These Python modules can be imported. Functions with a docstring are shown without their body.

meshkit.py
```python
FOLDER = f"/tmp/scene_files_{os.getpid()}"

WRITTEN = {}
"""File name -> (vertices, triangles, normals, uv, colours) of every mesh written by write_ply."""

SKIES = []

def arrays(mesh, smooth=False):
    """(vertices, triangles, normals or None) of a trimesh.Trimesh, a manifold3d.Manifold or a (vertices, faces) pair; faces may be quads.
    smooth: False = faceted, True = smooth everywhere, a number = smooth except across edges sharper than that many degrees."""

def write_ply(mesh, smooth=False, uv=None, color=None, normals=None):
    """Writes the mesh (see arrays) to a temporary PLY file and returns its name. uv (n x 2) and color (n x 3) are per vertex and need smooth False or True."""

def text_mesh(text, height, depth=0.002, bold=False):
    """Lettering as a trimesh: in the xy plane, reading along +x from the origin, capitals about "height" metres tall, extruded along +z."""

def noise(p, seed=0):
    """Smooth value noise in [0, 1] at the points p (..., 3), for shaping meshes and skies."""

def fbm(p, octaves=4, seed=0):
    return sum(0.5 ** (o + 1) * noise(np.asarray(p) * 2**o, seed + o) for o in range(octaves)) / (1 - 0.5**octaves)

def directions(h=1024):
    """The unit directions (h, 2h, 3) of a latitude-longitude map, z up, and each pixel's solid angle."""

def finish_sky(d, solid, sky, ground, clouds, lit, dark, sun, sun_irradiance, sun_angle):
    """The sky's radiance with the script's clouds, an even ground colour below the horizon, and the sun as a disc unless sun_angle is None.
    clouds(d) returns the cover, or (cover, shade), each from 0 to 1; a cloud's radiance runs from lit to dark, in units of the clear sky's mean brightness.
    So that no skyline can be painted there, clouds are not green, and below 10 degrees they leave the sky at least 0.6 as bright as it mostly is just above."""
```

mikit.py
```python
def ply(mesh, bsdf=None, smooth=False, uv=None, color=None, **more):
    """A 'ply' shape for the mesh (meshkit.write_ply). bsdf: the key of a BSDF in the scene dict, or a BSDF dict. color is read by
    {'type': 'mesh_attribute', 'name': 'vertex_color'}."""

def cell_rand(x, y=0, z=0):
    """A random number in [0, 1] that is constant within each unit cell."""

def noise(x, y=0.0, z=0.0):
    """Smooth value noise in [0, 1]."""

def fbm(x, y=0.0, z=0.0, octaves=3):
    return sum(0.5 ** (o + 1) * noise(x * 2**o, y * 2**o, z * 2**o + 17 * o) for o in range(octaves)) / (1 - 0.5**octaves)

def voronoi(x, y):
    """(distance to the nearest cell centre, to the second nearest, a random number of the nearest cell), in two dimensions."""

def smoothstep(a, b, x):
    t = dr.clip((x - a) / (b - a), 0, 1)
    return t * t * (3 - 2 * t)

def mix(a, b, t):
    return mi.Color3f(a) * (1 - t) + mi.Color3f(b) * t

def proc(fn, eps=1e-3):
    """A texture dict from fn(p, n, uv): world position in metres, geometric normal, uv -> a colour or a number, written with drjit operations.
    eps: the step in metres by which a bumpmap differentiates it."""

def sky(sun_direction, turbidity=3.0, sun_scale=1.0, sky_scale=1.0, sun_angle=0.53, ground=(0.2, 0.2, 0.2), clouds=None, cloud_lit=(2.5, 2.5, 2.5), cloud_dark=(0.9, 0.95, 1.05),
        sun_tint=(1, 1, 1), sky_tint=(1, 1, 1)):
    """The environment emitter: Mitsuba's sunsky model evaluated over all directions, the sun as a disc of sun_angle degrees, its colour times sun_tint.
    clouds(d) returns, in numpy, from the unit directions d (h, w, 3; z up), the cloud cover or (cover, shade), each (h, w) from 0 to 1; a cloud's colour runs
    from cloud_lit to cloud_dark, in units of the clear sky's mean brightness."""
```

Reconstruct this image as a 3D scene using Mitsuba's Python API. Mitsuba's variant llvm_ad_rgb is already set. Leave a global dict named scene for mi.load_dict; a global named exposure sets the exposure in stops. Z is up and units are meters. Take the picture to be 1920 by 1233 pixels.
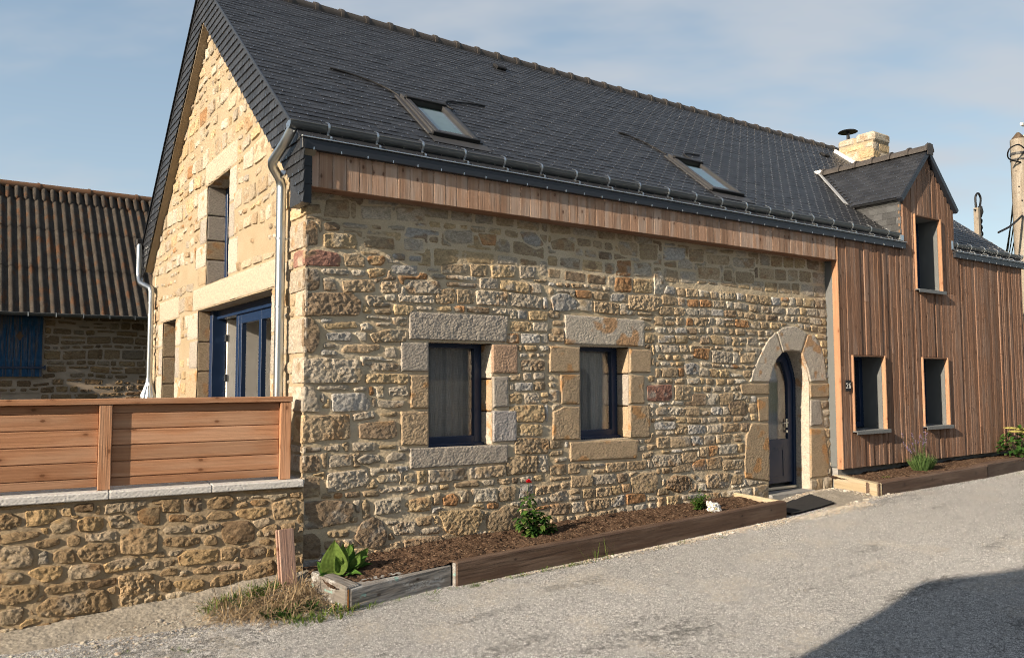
import math, numpy as np, trimesh, drjit as dr, mitsuba as mi, mikit, meshkit, shapely
from shapely.geometry import Polygon, box as sbox, LineString
from scipy.spatial import Delaunay
from mikit import noise, fbm, voronoi, cell_rand, smoothstep, mix, proc

# ------------------------------------------------------------------ camera, sky, exposure
T = mi.ScalarTransform4f
scene, labels = {'type': 'scene'}, {}
CAM = [-2.6657, -7.3272, 1.74]
FWD = [0.56697, 0.82118, 0.06493]
UP = [-0.03423, -0.05528, 0.99788]
scene['camera'] = {'type': 'perspective', 'fov': 65.48, 'fov_axis': 'x', 'near_clip': 0.05, 'far_clip': 2000.0,
                   'to_world': T().look_at(origin=CAM, target=[CAM[i] + FWD[i] for i in range(3)], up=UP)}
SUN = [-1.0, -0.168, 0.385]


def veil(d):
    """thin high cirrus, streaked"""
    z = np.maximum(d[..., 2], 0.02)
    q = np.stack([d[..., 0] / (z + 0.25), d[..., 1] / (z + 0.25), np.zeros_like(z)], -1)
    r = np.stack([q[..., 0] * 0.8 - q[..., 1] * 0.6, q[..., 0] * 0.6 + q[..., 1] * 0.8, q[..., 2]], -1)
    big = meshkit.fbm(r * [1.3, 2.6, 1] + 3.1, 4, 5)
    fine = meshkit.fbm(r * [5.0, 12.0, 1] + 9.7, 5, 11)
    c = np.clip((big * 0.6 + fine * 0.4 - 0.40) * 3.4, 0, 1)
    c = c * c * (3 - 2 * c)
    low = np.clip(1 - d[..., 2] / 0.5, 0, 1)
    return np.clip(0.14 + 0.58 * c + 0.26 * low ** 1.5, 0, 0.85)


scene['sky'] = mikit.sky(SUN, turbidity=3.0, sun_scale=1.1, sky_scale=0.95, sun_tint=(0.97, 1.10, 1.46), sky_tint=(1.07, 1.0, 0.925), clouds=veil, cloud_lit=(1.42, 1.47, 1.55), cloud_dark=(1.0, 1.05, 1.15))
exposure = 2.72
SHX, SHY, SHZ, SHA = -5.01, -5.015, 3.6, math.radians(12.1)     # street-side eaves corner of the house whose shadow lies on the road

# ------------------------------------------------------------------ naming helpers
def numbered(key):
    if key not in scene and key not in labels:
        return key
    k = 1
    while f'{key}_{k:03d}' in scene or f'{key}_{k:03d}' in labels:
        k += 1
    return f'{key}_{k:03d}'


def thing(name, label, cat, group=None, kind=None):
    key = numbered(name)
    labels[key] = {'label': label, 'category': cat}
    if group: labels[key]['group'] = group
    if kind: labels[key]['kind'] = kind
    return key


class MB:
    """collects vertices, faces and uv of one mesh"""
    def __init__(s): s.v, s.f, s.uv, s.n = [], [], [], 0
    def add(s, v, f, uv=None):
        v = np.asarray(v, float); f = np.asarray(f, int)
        if f.shape[1] == 4: f = np.vstack([f[:, [0, 1, 2]], f[:, [0, 2, 3]]])
        s.v.append(v); s.f.append(f + s.n); s.n += len(v)
        s.uv.append(np.broadcast_to(np.asarray(uv if uv is not None else (0.5, 0.5), float), (len(v), 2)))
        return s
    def ply(s, bsdf, smooth=False):
        if smooth == 'split':                       # crisp edges, one uv for the whole piece
            m = trimesh.graph.smooth_shade(trimesh.Trimesh(np.vstack(s.v), np.vstack(s.f), process=False), angle=np.radians(24), facet_minarea=None)
            return mikit.ply(m, bsdf, smooth=True, uv=np.tile(s.uv[0][:1], (len(m.vertices), 1)))
        if smooth is not False and smooth is not True: return mikit.ply(trimesh.Trimesh(np.vstack(s.v), np.vstack(s.f), process=True), bsdf, smooth=smooth)
        return mikit.ply(trimesh.Trimesh(np.vstack(s.v), np.vstack(s.f), process=False), bsdf, smooth=smooth, uv=np.vstack(s.uv))


def put(parent, name, mb, bsdf, smooth=False, label=None, cat=None, group=None, kind=None):
    key = numbered(f'{parent}__{name}' if parent else name)
    scene[key] = mb.ply(bsdf, smooth) if isinstance(mb, MB) else mikit.ply(mb, bsdf, smooth=smooth)
    d = {k: v for k, v in (('label', label), ('category', cat), ('group', group), ('kind', kind)) if v}
    if d: labels[key] = d
    return key


BF = np.array([[0, 3, 2, 1], [4, 5, 6, 7], [0, 1, 5, 4], [1, 2, 6, 5], [2, 3, 7, 6], [3, 0, 4, 7]])
_uid = [0]
def uid():
    _uid[0] += 1
    return _uid[0]


def slab(p, a, b, c, ident=None, grain=True, cham=0.0):
    """box from corner p with edges a (along the grain), b, c: (verts, faces, uv); a x b should point along c"""
    p, a, b, c = (np.asarray(x, float) for x in (p, a, b, c))
    if np.dot(np.cross(a, b), c) < 0: p, c = p + c, -c
    i = uid() if ident is None else ident
    la, lb, lc = (np.linalg.norm(x) for x in (a, b, c))
    if cham > 0:
        ua, ub, uc = a / la, b / lb, c / lc
        k = min(cham, 0.3 * min(la, lb, lc))
        pts, co = [], []
        for x in (0, la):
            for y in (0, lb):
                for z in (0, lc):
                    sx, sy, sz = (k if x == 0 else -k), (k if y == 0 else -k), (k if z == 0 else -k)
                    for e in ((0, sy, sz), (sx, 0, sz), (sx, sy, 0)):
                        co.append((x + e[0], y + e[1], z + e[2]))
        co = np.array(co)
        h = trimesh.convex.convex_hull(co)
        co = h.vertices[h.faces].reshape(-1, 3)
        v = p + co[:, :1] * ua + co[:, 1:2] * ub + co[:, 2:] * uc
        f = np.arange(len(co)).reshape(-1, 3)
        nn = np.abs(h.face_normals).argmax(1).repeat(3)
        acr = np.where(nn == 2, co[:, 1], np.where(nn == 1, lb + co[:, 2], co[:, 1] + co[:, 2]))
        uv = np.stack([20 * i + co[:, 0], acr + (i % 37) * 0.71], 1)
        return v, f, uv
    cor = np.array([p, p + a, p + a + b, p + b, p + c, p + a + c, p + a + b + c, p + b + c])
    ua = np.array([0, la, la, 0] * 2)
    v = cor[BF].reshape(-1, 3)
    f = np.arange(24).reshape(-1, 4)
    s = [0, 0, lb, lb, 0, 0, lb, lb]
    t = [0, 0, 0, 0, lc, lc, lc, lc]
    uv = np.stack([20 * i + ua[BF].ravel(), (np.array(s) + np.array(t))[BF].ravel() + (i % 37) * 0.71], 1)
    return v, f, uv


def bx(mb, x0, x1, y0, y1, z0, z1, axis=0, cham=0.0, ident=None):
    e = [np.array([x1 - x0, 0, 0]), np.array([0, y1 - y0, 0]), np.array([0, 0, z1 - z0])]
    o = [e[axis]] + [e[k] for k in range(3) if k != axis]
    mb.add(*slab([x0, y0, z0], *o, ident=ident, cham=cham))
    return mb


def many(o, a, b, c, ids=None):
    """N boxes at once, 8 vertices each, uv constant per box"""
    o, a, b, c = (np.broadcast_to(np.asarray(x, float), (len(o), 3)) for x in (o, a, b, c))
    v = np.stack([o, o + a, o + a + b, o + b, o + c, o + a + c, o + a + b + c, o + b + c], 1)
    N = len(o)
    f = (BF[None] + 8 * np.arange(N)[:, None, None]).reshape(-1, 4)
    ids = np.arange(N) if ids is None else np.asarray(ids)
    uv = np.repeat(np.stack([ids + 0.5, np.full(N, 0.5)], 1), 8, 0)
    return v.reshape(-1, 3), f, uv


def tube(path, r, n=8, cap=True):
    path = np.asarray(path, float)
    r = np.broadcast_to(np.asarray(r, float), len(path))
    t = np.gradient(path, axis=0); t /= np.linalg.norm(t, axis=1, keepdims=True)
    ref = np.array([0.31, 0.17, 0.93]) if abs(t[0][2]) < 0.9 else np.array([0.93, 0.31, 0.1])
    V, x = [], np.cross(t[0], ref); x /= np.linalg.norm(x)
    for p, d, rr in zip(path, t, r):
        x = x - d * np.dot(x, d); x /= np.linalg.norm(x); y = np.cross(d, x)
        th = np.arange(n) / n * 2 * np.pi
        V.append(p + rr * (np.cos(th)[:, None] * x + np.sin(th)[:, None] * y))
    V = np.vstack(V); F = []
    for k in range(len(path) - 1):
        for j in range(n):
            a, b = k * n + j, k * n + (j + 1) % n
            F.append([a, b, b + n, a + n])
    F = np.array(F); F = np.vstack([F[:, [0, 1, 2]], F[:, [0, 2, 3]]])
    if cap:
        V = np.vstack([V, path[:1], path[-1:]]); m = len(V)
        F = np.vstack([F] + [[[m - 2, (j + 1) % n, j], [m - 1, (len(path) - 1) * n + j, (len(path) - 1) * n + (j + 1) % n]] for j in range(n)])
    return V, F


def curve(pts, n=12):
    """smooth path through pts (Catmull-Rom)"""
    p = np.asarray(pts, float); q = np.vstack([2 * p[0] - p[1], p, 2 * p[-1] - p[-2]]); out = []
    for i in range(1, len(q) - 2):
        for t in np.linspace(0, 1, n, endpoint=False):
            a, b, c, d = q[i - 1], q[i], q[i + 1], q[i + 2]
            out.append(0.5 * (2 * b + (c - a) * t + (2 * a - 5 * b + 4 * c - d) * t * t + (3 * b - a - 3 * c + d) * t ** 3))
    return np.vstack([out, p[-1:]])


def bend(pts, r=0.06, n=5):
    """polyline with rounded corners"""
    p = [np.asarray(x, float) for x in pts]; out = [p[0]]
    for a, b, c in zip(p, p[1:], p[2:]):
        u, w = (a - b) / np.linalg.norm(a - b), (c - b) / np.linalg.norm(c - b)
        s, e = b + u * r, b + w * r
        out += [(1 - t) ** 2 * s + 2 * t * (1 - t) * b + t * t * e for t in np.linspace(0, 1, n)]
    return np.array(out + [p[-1]])


def grid(xs, ys, zf):
    X, Y = np.meshgrid(xs, ys, indexing='ij'); Z = zf(X, Y)
    n, m = X.shape; i = np.arange(n * m).reshape(n, m)
    f = np.stack([i[:-1, :-1], i[1:, :-1], i[1:, 1:], i[:-1, 1:]], -1).reshape(-1, 4)
    return np.stack([X, Y, Z], -1).reshape(-1, 3), f


# ------------------------------------------------------------------ materials
def rgb(c): return {'type': 'rgb', 'value': list(c)}
def mat(name, tex, bump=None, scale=1.0, rough=None, spec=0.3, metal=0.0, eps=1e-3, **more):
    tex = rgb(tex) if isinstance(tex, (tuple, list)) else proc(tex)
    if rough is None: b = {'type': 'diffuse', 'reflectance': tex}
    else: b = {'type': 'principled', 'base_color': tex, 'roughness': rough, 'specular': spec, 'metallic': metal, **more}
    if bump is not None: b = {'type': 'bumpmap', 'nested_texture': proc(bump, eps), 'scale': scale, 'nested_bsdf': b}
    scene[name] = {'type': 'twosided', 'nested_bsdf': b}


def pick(t, *cols):
    """stepwise choice from cols by t in 0..1"""
    c = mi.Color3f(*cols[0]); n = len(cols)
    for k in range(1, n): c = dr.select(t > k / n, mi.Color3f(*cols[k]), c)
    return c


# stone tones by the letter that the photograph shows: uv.y = index + 0.5, uv.x = number + 0.5
TONES = 'gwbondrmq'
STONE = [(0.402, 0.36, 0.3), (0.47, 0.437, 0.375), (0.389, 0.383, 0.371), (0.435, 0.342, 0.22), (0.366, 0.293, 0.207), (0.247, 0.192, 0.14), (0.358, 0.213, 0.118), (0.28, 0.162, 0.134), (0.389, 0.335, 0.259)]
def stone_col(p, n, uv):
    k, s = dr.floor(uv.y), dr.floor(uv.x)
    base = mi.Color3f(*STONE[0])
    for i in range(1, 9): base = dr.select(k > i - 0.5, mi.Color3f(*STONE[i]), base)
    r = cell_rand(s, 3)
    base *= 0.82 + 0.36 * cell_rand(s, 1)
    second = pick(cell_rand(s, 5), (0.34, 0.27, 0.175), (0.35, 0.33, 0.30), (0.26, 0.19, 0.125), (0.41, 0.375, 0.31), (0.33, 0.22, 0.13))
    m = fbm(p.x * 9 + s * 1.7, p.y * 9, p.z * 9, 3)
    c = mix(base, second, smoothstep(0.5, 0.72, m) * 0.75)
    g = noise(p.x * 42, p.y * 42, p.z * 42)
    g2 = noise(p.x * 105, p.y * 105, p.z * 105)
    return c * mi.Color3f(1.0, 0.965, 0.92) * (0.44 + 0.46 * g + 0.50 * g2)
def stone_bump(p, n, uv):
    return 0.010 * fbm(p.x * 30, p.y * 30, p.z * 30, 3) + 0.0035 * noise(p.x * 160, p.y * 160, p.z * 160)
mat('m_stone', stone_col, stone_bump, eps=2e-3)

def granite_col(p, n, uv):
    k, s = dr.floor(uv.y), dr.floor(uv.x)
    base = mi.Color3f(0.34, 0.30, 0.255)
    for i, c in enumerate([(0.33, 0.295, 0.255), (0.42, 0.375, 0.315), (0.33, 0.31, 0.30), (0.36, 0.275, 0.185), (0.325, 0.25, 0.17), (0.24, 0.20, 0.16), (0.37, 0.255, 0.18), (0.41, 0.35, 0.275)]):
        base = dr.select(k > i - 0.5, mi.Color3f(*c), base)
    m = fbm(p.x * 5 + s * 3.1, p.y * 5, p.z * 5, 3)
    rust = smoothstep(0.60, 0.70, m) * dr.select((k > 0.5) & (k < 6.5) & (dr.abs(k - 2) > 0.5), 0.75, 0.0)
    c = mix(base, (0.37, 0.20, 0.085), rust)
    g = noise(p.x * 62, p.y * 62, p.z * 62); g2 = noise(p.x * 130, p.y * 130, p.z * 130)
    return c * (0.52 + 0.50 * g + 0.46 * g2)
def granite_bump(p, n, uv):
    return 0.0075 * noise(p.x * 62, p.y * 62, p.z * 62) + 0.003 * noise(p.x * 130, p.y * 130, p.z * 130)
mat('m_granite', granite_col, granite_bump, eps=2e-3)

def mortar_col(p, n, uv):
    m = fbm(p.x * 2.3, p.y * 2.3, p.z * 2.3, 3); g = noise(p.x * 140, p.y * 140, p.z * 140)
    c = mix((0.475, 0.385, 0.262), (0.54, 0.455, 0.33), smoothstep(0.3, 0.7, m))
    return c * (0.82 + 0.28 * g)
mat('m_mortar', mortar_col, lambda p, n, uv: 0.005 * fbm(p.x * 45, p.y * 45, p.z * 45, 3), eps=2e-3)

def slate_col(p, n, uv):
    s = dr.floor(uv.x)
    return mi.Color3f(0.021, 0.0222, 0.0255) * (0.7 + 0.6 * cell_rand(s, 2)) * (0.85 + 0.3 * noise(p.x * 60, p.y * 60, p.z * 60))
mat('m_slate', slate_col, lambda p, n, uv: 0.0012 * fbm(p.x * 40, p.y * 40, p.z * 40, 2), rough=0.46, spec=0.35)
mat('m_hook', (0.62, 0.62, 0.62), rough=0.28, metal=1.0)
mat('m_navy', (0.012, 0.015, 0.022), rough=0.45, spec=0.5)
mat('m_blue', (0.008, 0.022, 0.060), rough=0.38, spec=0.5)
mat('m_zinc', lambda p, n, uv: mi.Color3f(0.50, 0.53, 0.55) * (0.8 + 0.4 * fbm(p.x * 12, p.y * 12, p.z * 5, 3)), rough=0.34, metal=1.0)
mat('m_zinc_dark', lambda p, n, uv: mi.Color3f(0.115, 0.12, 0.122) * (0.8 + 0.4 * fbm(p.x * 8, p.y * 8, p.z * 8, 3)), rough=0.42, metal=0.4)
mat('m_flash', lambda p, n, uv: mi.Color3f(0.040, 0.040, 0.042) * (0.85 + 0.3 * fbm(p.x * 10, p.y * 10, p.z * 10, 2)), rough=0.5)
mat('m_white', lambda p, n, uv: mi.Color3f(0.72, 0.70, 0.66) * (0.9 + 0.15 * fbm(p.x * 8, p.y * 8, p.z * 8, 3)))
mat('m_ridge', lambda p, n, uv: mix((0.038, 0.034, 0.032), (0.066, 0.058, 0.053), fbm(p.x * 11, p.y * 11, p.z * 11, 3)) * (0.8 + 0.4 * noise(p.x * 90, p.y * 90, p.z * 90)), rough=0.6)
mat('m_grey', (0.125, 0.132, 0.134), rough=0.5)
mat('m_grey_dark', (0.085, 0.09, 0.095), rough=0.45)
mat('m_black', (0.012, 0.012, 0.013), rough=0.6)
mat('m_dark', (0.03, 0.028, 0.026))
mat('m_room', (0.25, 0.24, 0.22))
mat('m_rubber', lambda p, n, uv: mi.Color3f(0.018, 0.018, 0.019) * (0.7 + 0.6 * noise(p.x * 300, p.y * 300, p.z * 300)), lambda p, n, uv: 0.004 * noise(p.x * 150, p.y * 150), rough=0.85)
scene['m_glass'] = {'type': 'thindielectric', 'int_ior': 1.52}
mat('m_curtain', lambda p, n, uv: mi.Color3f(0.26, 0.26, 0.25) * (0.75 + 0.5 * noise(p.x * 420, 0, p.z * 14)) * (0.85 + 0.3 * noise(p.x * 30, 1, p.z * 500)))


def wood(light, dark, knot, gray, gcol, spread=0.5):
    """planks: uv.x runs along the grain (20 m per plank), uv.y across"""
    def fn(p, n, uv):
        s = dr.floor(uv.x / 20); a = uv.x - s * 20; b = uv.y
        w = 0.018 * noise(a * 1.3, s) + 0.05 * noise(a * 0.5, b * 3, s)
        ring = noise((b + w) * 85 + 7 * s, a * 1.1); fine = noise((b + w) * 330, a * 5)
        kx, ky, kr = dr.floor(a / 0.55), dr.floor(b / 0.14), cell_rand(dr.floor(a / 0.55), s, 2)
        dx = a - (kx + 0.2 + 0.6 * cell_rand(kx, s, 5)) * 0.55
        dy = b - (ky + 0.25 + 0.5 * cell_rand(kx, ky, s)) * 0.14
        d = dr.sqrt(dx * dx * 0.35 + dy * dy)
        kn = dr.select(kr > 0.45, 1 - smoothstep(0.006, 0.017, d), 0.0)
        halo = dr.select(kr > 0.45, 1 - smoothstep(0.012, 0.05, d), 0.0)
        c = mix(light, dark, dr.clip(0.65 * ring + 0.3 * fine + 0.35 * halo, 0, 1))
        c = mix(c, gcol, gray * smoothstep(0.35, 0.75, fbm(a * 2.0 + s * 3, b * 14, s, 3)))
        c = mix(c, knot, kn * 0.85)
        t = cell_rand(s, 9)
        return c * (1 - spread * 0.5 + spread * t)
    return fn
def wood_bump(p, n, uv): return 0.0018 * noise(uv.y * 190, uv.x * 3) + 0.0008 * noise(uv.y * 420, uv.x * 9)
mat('m_over', wood((0.42, 0.275, 0.195), (0.28, 0.165, 0.11), (0.10, 0.05, 0.03), 0.45, (0.43, 0.37, 0.32), 0.34), wood_bump)
mat('m_siding', wood((0.255, 0.150, 0.102), (0.178, 0.103, 0.070), (0.085, 0.05, 0.034), 0.4, (0.25, 0.20, 0.17), 0.42), wood_bump)
mat('m_trim', wood((0.40, 0.235, 0.145), (0.31, 0.165, 0.095), (0.2, 0.09, 0.05), 0.1, (0.5, 0.38, 0.28), 0.2), wood_bump)
mat('m_fence', wood((0.45, 0.245, 0.145), (0.29, 0.14, 0.075), (0.14, 0.065, 0.035), 0.3, (0.47, 0.33, 0.235), 0.42), wood_bump)
mat('m_offcut', wood((0.44, 0.285, 0.22), (0.29, 0.165, 0.125), (0.15, 0.07, 0.05), 0.3, (0.42, 0.33, 0.28), 0.15), wood_bump)
mat('m_sleeper', wood((0.085, 0.053, 0.037), (0.046, 0.029, 0.021), (0.03, 0.02, 0.015), 0.35, (0.15, 0.11, 0.085), 0.3), lambda p, n, uv: 0.006 * fbm(uv.x * 4, uv.y * 60, 0, 3), rough=0.65)
def wsl(p, n, uv):
    c = wood((0.215, 0.20, 0.185), (0.125, 0.112, 0.10), (0.08, 0.06, 0.05), 0.5, (0.34, 0.33, 0.32), 0.2)(p, n, uv)
    m = fbm(p.x * 6, p.y * 6, p.z * 11, 4)
    c = mix(c, (0.42, 0.43, 0.43), 0.6 * smoothstep(0.52, 0.66, m) * smoothstep(0.3, 0.6, noise(p.x * 70, p.y * 70, p.z * 70)))
    return mix(c, (0.20, 0.33, 0.31), 0.8 * smoothstep(0.70, 0.76, fbm(p.x * 9 + 5, p.y * 9, p.z * 13, 3)))
mat('m_sleeper_worn', wsl, lambda p, n, uv: 0.009 * fbm(uv.x * 6, uv.y * 50, 0, 3))
mat('m_sleeper_grey', wood((0.40, 0.33, 0.225), (0.27, 0.21, 0.135), (0.12, 0.08, 0.05), 0.5, (0.40, 0.37, 0.31), 0.2), lambda p, n, uv: 0.005 * fbm(uv.x * 4, uv.y * 60, 0, 3))
mat('m_endgrain', lambda p, n, uv: mix((0.50, 0.22, 0.07), (0.28, 0.11, 0.04), noise(p.x * 40, p.y * 160, p.z * 4)))
mat('m_pole', wood((0.30, 0.26, 0.21), (0.19, 0.158, 0.125), (0.12, 0.09, 0.07), 0.4, (0.36, 0.345, 0.31), 0.1), wood_bump)
mat('m_blueboard', lambda p, n, uv: mix((0.024, 0.072, 0.145), (0.14, 0.115, 0.10), smoothstep(0.50, 0.62, fbm(p.x * 70, p.y * 10, p.z * 1.6, 4)) * 0.8) * (0.7 + 0.5 * noise(p.x * 90, 0, p.z * 8)))

def road_col(p, n, uv):
    f, s, r = voronoi(p.x * 72, p.y * 72)
    big = fbm(p.x * 0.55, p.y * 0.9, 3.0, 4)
    c = pick(r, (0.22, 0.218, 0.215), (0.42, 0.41, 0.398), (0.60, 0.585, 0.565), (0.33, 0.322, 0.312), (0.50, 0.482, 0.46))
    c *= (0.30 + 0.80 * smoothstep(0.05, 0.34, s - f)) * (0.90 + 0.2 * noise(p.x * 31, p.y * 31, 4))
    tyre = smoothstep(0.60, 0.74, fbm(p.x * 0.9 - p.y * 0.1, p.y * 3.4, 7.0, 4))
    c = mix(c, c * 0.58, tyre * smoothstep(0.35, 0.6, noise(p.x * 26, p.y * 26, 5)))
    sand = smoothstep(0.56, 0.70, fbm(p.x * 2.1, p.y * 2.1, 11.0, 4)) * smoothstep(0.4, 0.6, noise(p.x * 60, p.y * 60, 2))
    c = mix(c, (0.44, 0.39, 0.32), 0.35 * sand)
    return c * mi.Color3f(0.975, 0.985, 1.0) * (0.86 + 0.26 * big)
def road_bump(p, n, uv):
    f, s, r = voronoi(p.x * 72, p.y * 72)
    return 0.0055 * smoothstep(0.0, 0.35, s - f) * (0.4 + r)
mat('m_road', road_col, road_bump, eps=2e-3)
def dirt_col(p, n, uv):
    m = fbm(p.x * 4, p.y * 4, p.z * 4, 4); g = noise(p.x * 110, p.y * 110, 1)
    return mix((0.215, 0.19, 0.155), (0.31, 0.285, 0.245), m) * (0.55 + 0.5 * g + 0.4 * noise(p.x * 45, p.y * 45, 2))
mat('m_dirt', dirt_col, lambda p, n, uv: 0.010 * fbm(p.x * 40, p.y * 40, 0, 3), eps=2e-3)
def soil_col(p, n, uv):
    m = fbm(p.x * 7, p.y * 7, p.z * 7, 3); g = noise(p.x * 75, p.y * 75, p.z * 75)
    c = mix((0.062, 0.038, 0.026), (0.115, 0.076, 0.053), m)
    return mix(c, (0.24, 0.17, 0.115), 0.6 * smoothstep(0.72, 0.82, g)) * (0.6 + 0.6 * noise(p.x * 40, p.y * 40, 3))
mat('m_soil', soil_col, lambda p, n, uv: 0.025 * fbm(p.x * 28, p.y * 28, p.z * 28, 3), eps=2e-3)
mat('m_pebble', lambda p, n, uv: pick(cell_rand(dr.floor(uv.x), 4), (0.42, 0.39, 0.34), (0.33, 0.305, 0.265), (0.50, 0.475, 0.43), (0.29, 0.255, 0.21), (0.40, 0.36, 0.295), (0.38, 0.30, 0.23)) * (0.8 + 0.4 * noise(p.x * 160, p.y * 160, p.z * 160)))
mat('m_chip', lambda p, n, uv: pick(cell_rand(dr.floor(uv.x), 4), (0.085, 0.052, 0.034), (0.125, 0.08, 0.053), (0.058, 0.036, 0.025), (0.20, 0.14, 0.095)))
mat('m_field', lambda p, n, uv: mix((0.07, 0.10, 0.03), (0.16, 0.15, 0.06), fbm(p.x * 0.7, p.y * 0.7, 0, 4)))
mat('m_court', lambda p, n, uv: mix((0.24, 0.205, 0.155), (0.34, 0.30, 0.235), fbm(p.x * 3, p.y * 3, 0, 4)))


def leaf(name, a, b, trans=0.5, rough=0.4):
    fn = lambda p, n, uv: mix(a, b, cell_rand(dr.floor(uv.x), 7)) * (0.75 + 0.5 * noise(p.x * 60, p.y * 60, p.z * 60))
    scene[name] = {'type': 'principledthin', 'base_color': proc(fn), 'roughness': rough, 'diff_trans': trans, 'spec_trans': 0.0}
leaf('m_leaf', (0.045, 0.105, 0.022), (0.085, 0.17, 0.035))
leaf('m_leaf_dark', (0.022, 0.062, 0.014), (0.05, 0.11, 0.025))
leaf('m_leaf_bright', (0.085, 0.155, 0.034), (0.135, 0.20, 0.05), 0.55)
leaf('m_leaf_yellow', (0.42, 0.40, 0.10), (0.52, 0.46, 0.16), 0.5)
leaf('m_lavender', (0.075, 0.135, 0.045), (0.13, 0.20, 0.07))
leaf('m_mauve', (0.25, 0.19, 0.34), (0.34, 0.27, 0.43))
leaf('m_straw', (0.30, 0.215, 0.13), (0.45, 0.35, 0.225), 0.4)
leaf('m_weed', (0.07, 0.125, 0.03), (0.14, 0.19, 0.045), 0.6)
leaf('m_red', (0.55, 0.012, 0.02), (0.70, 0.03, 0.04), 0.4)
leaf('m_tree', (0.025, 0.055, 0.014), (0.05, 0.09, 0.024), 0.4)
mat('m_stem', (0.06, 0.085, 0.03))
mat('m_bark', lambda p, n, uv: mix((0.07, 0.05, 0.035), (0.13, 0.10, 0.075), noise(p.x * 20, p.y * 20, p.z * 4)))
mat('m_foil', lambda p, n, uv: mix((0.75, 0.76, 0.76), (0.62, 0.55, 0.22), smoothstep(0.70, 0.74, noise(p.x * 45 + 3, p.y * 45, p.z * 45))), rough=0.3, metal=0.35)
def barnroof(p, n, uv):
    m = fbm(p.x * 14, p.y * 5, p.z * 5, 4); g = noise(p.x * 70, p.y * 70, p.z * 70)
    c = mix((0.036, 0.030, 0.026), (0.085, 0.076, 0.066), m)
    c = mix(c, (0.11, 0.050, 0.024), 0.6 * smoothstep(0.55, 0.70, fbm(p.x * 11 + 7, p.y * 4, p.z * 4, 4)))
    return c * (0.55 + 0.8 * g)
mat('m_barnroof', barnroof, lambda p, n, uv: 0.004 * noise(p.x * 60, p.y * 60, p.z * 60), eps=2e-3)
mat('m_terracotta', lambda p, n, uv: mix((0.17, 0.085, 0.048), (0.10, 0.075, 0.055), fbm(p.x * 9, p.y * 9, p.z * 9, 3)))
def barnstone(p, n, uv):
    return stone_col(p, n, uv) * mi.Color3f(0.62, 0.56, 0.50)
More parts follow.
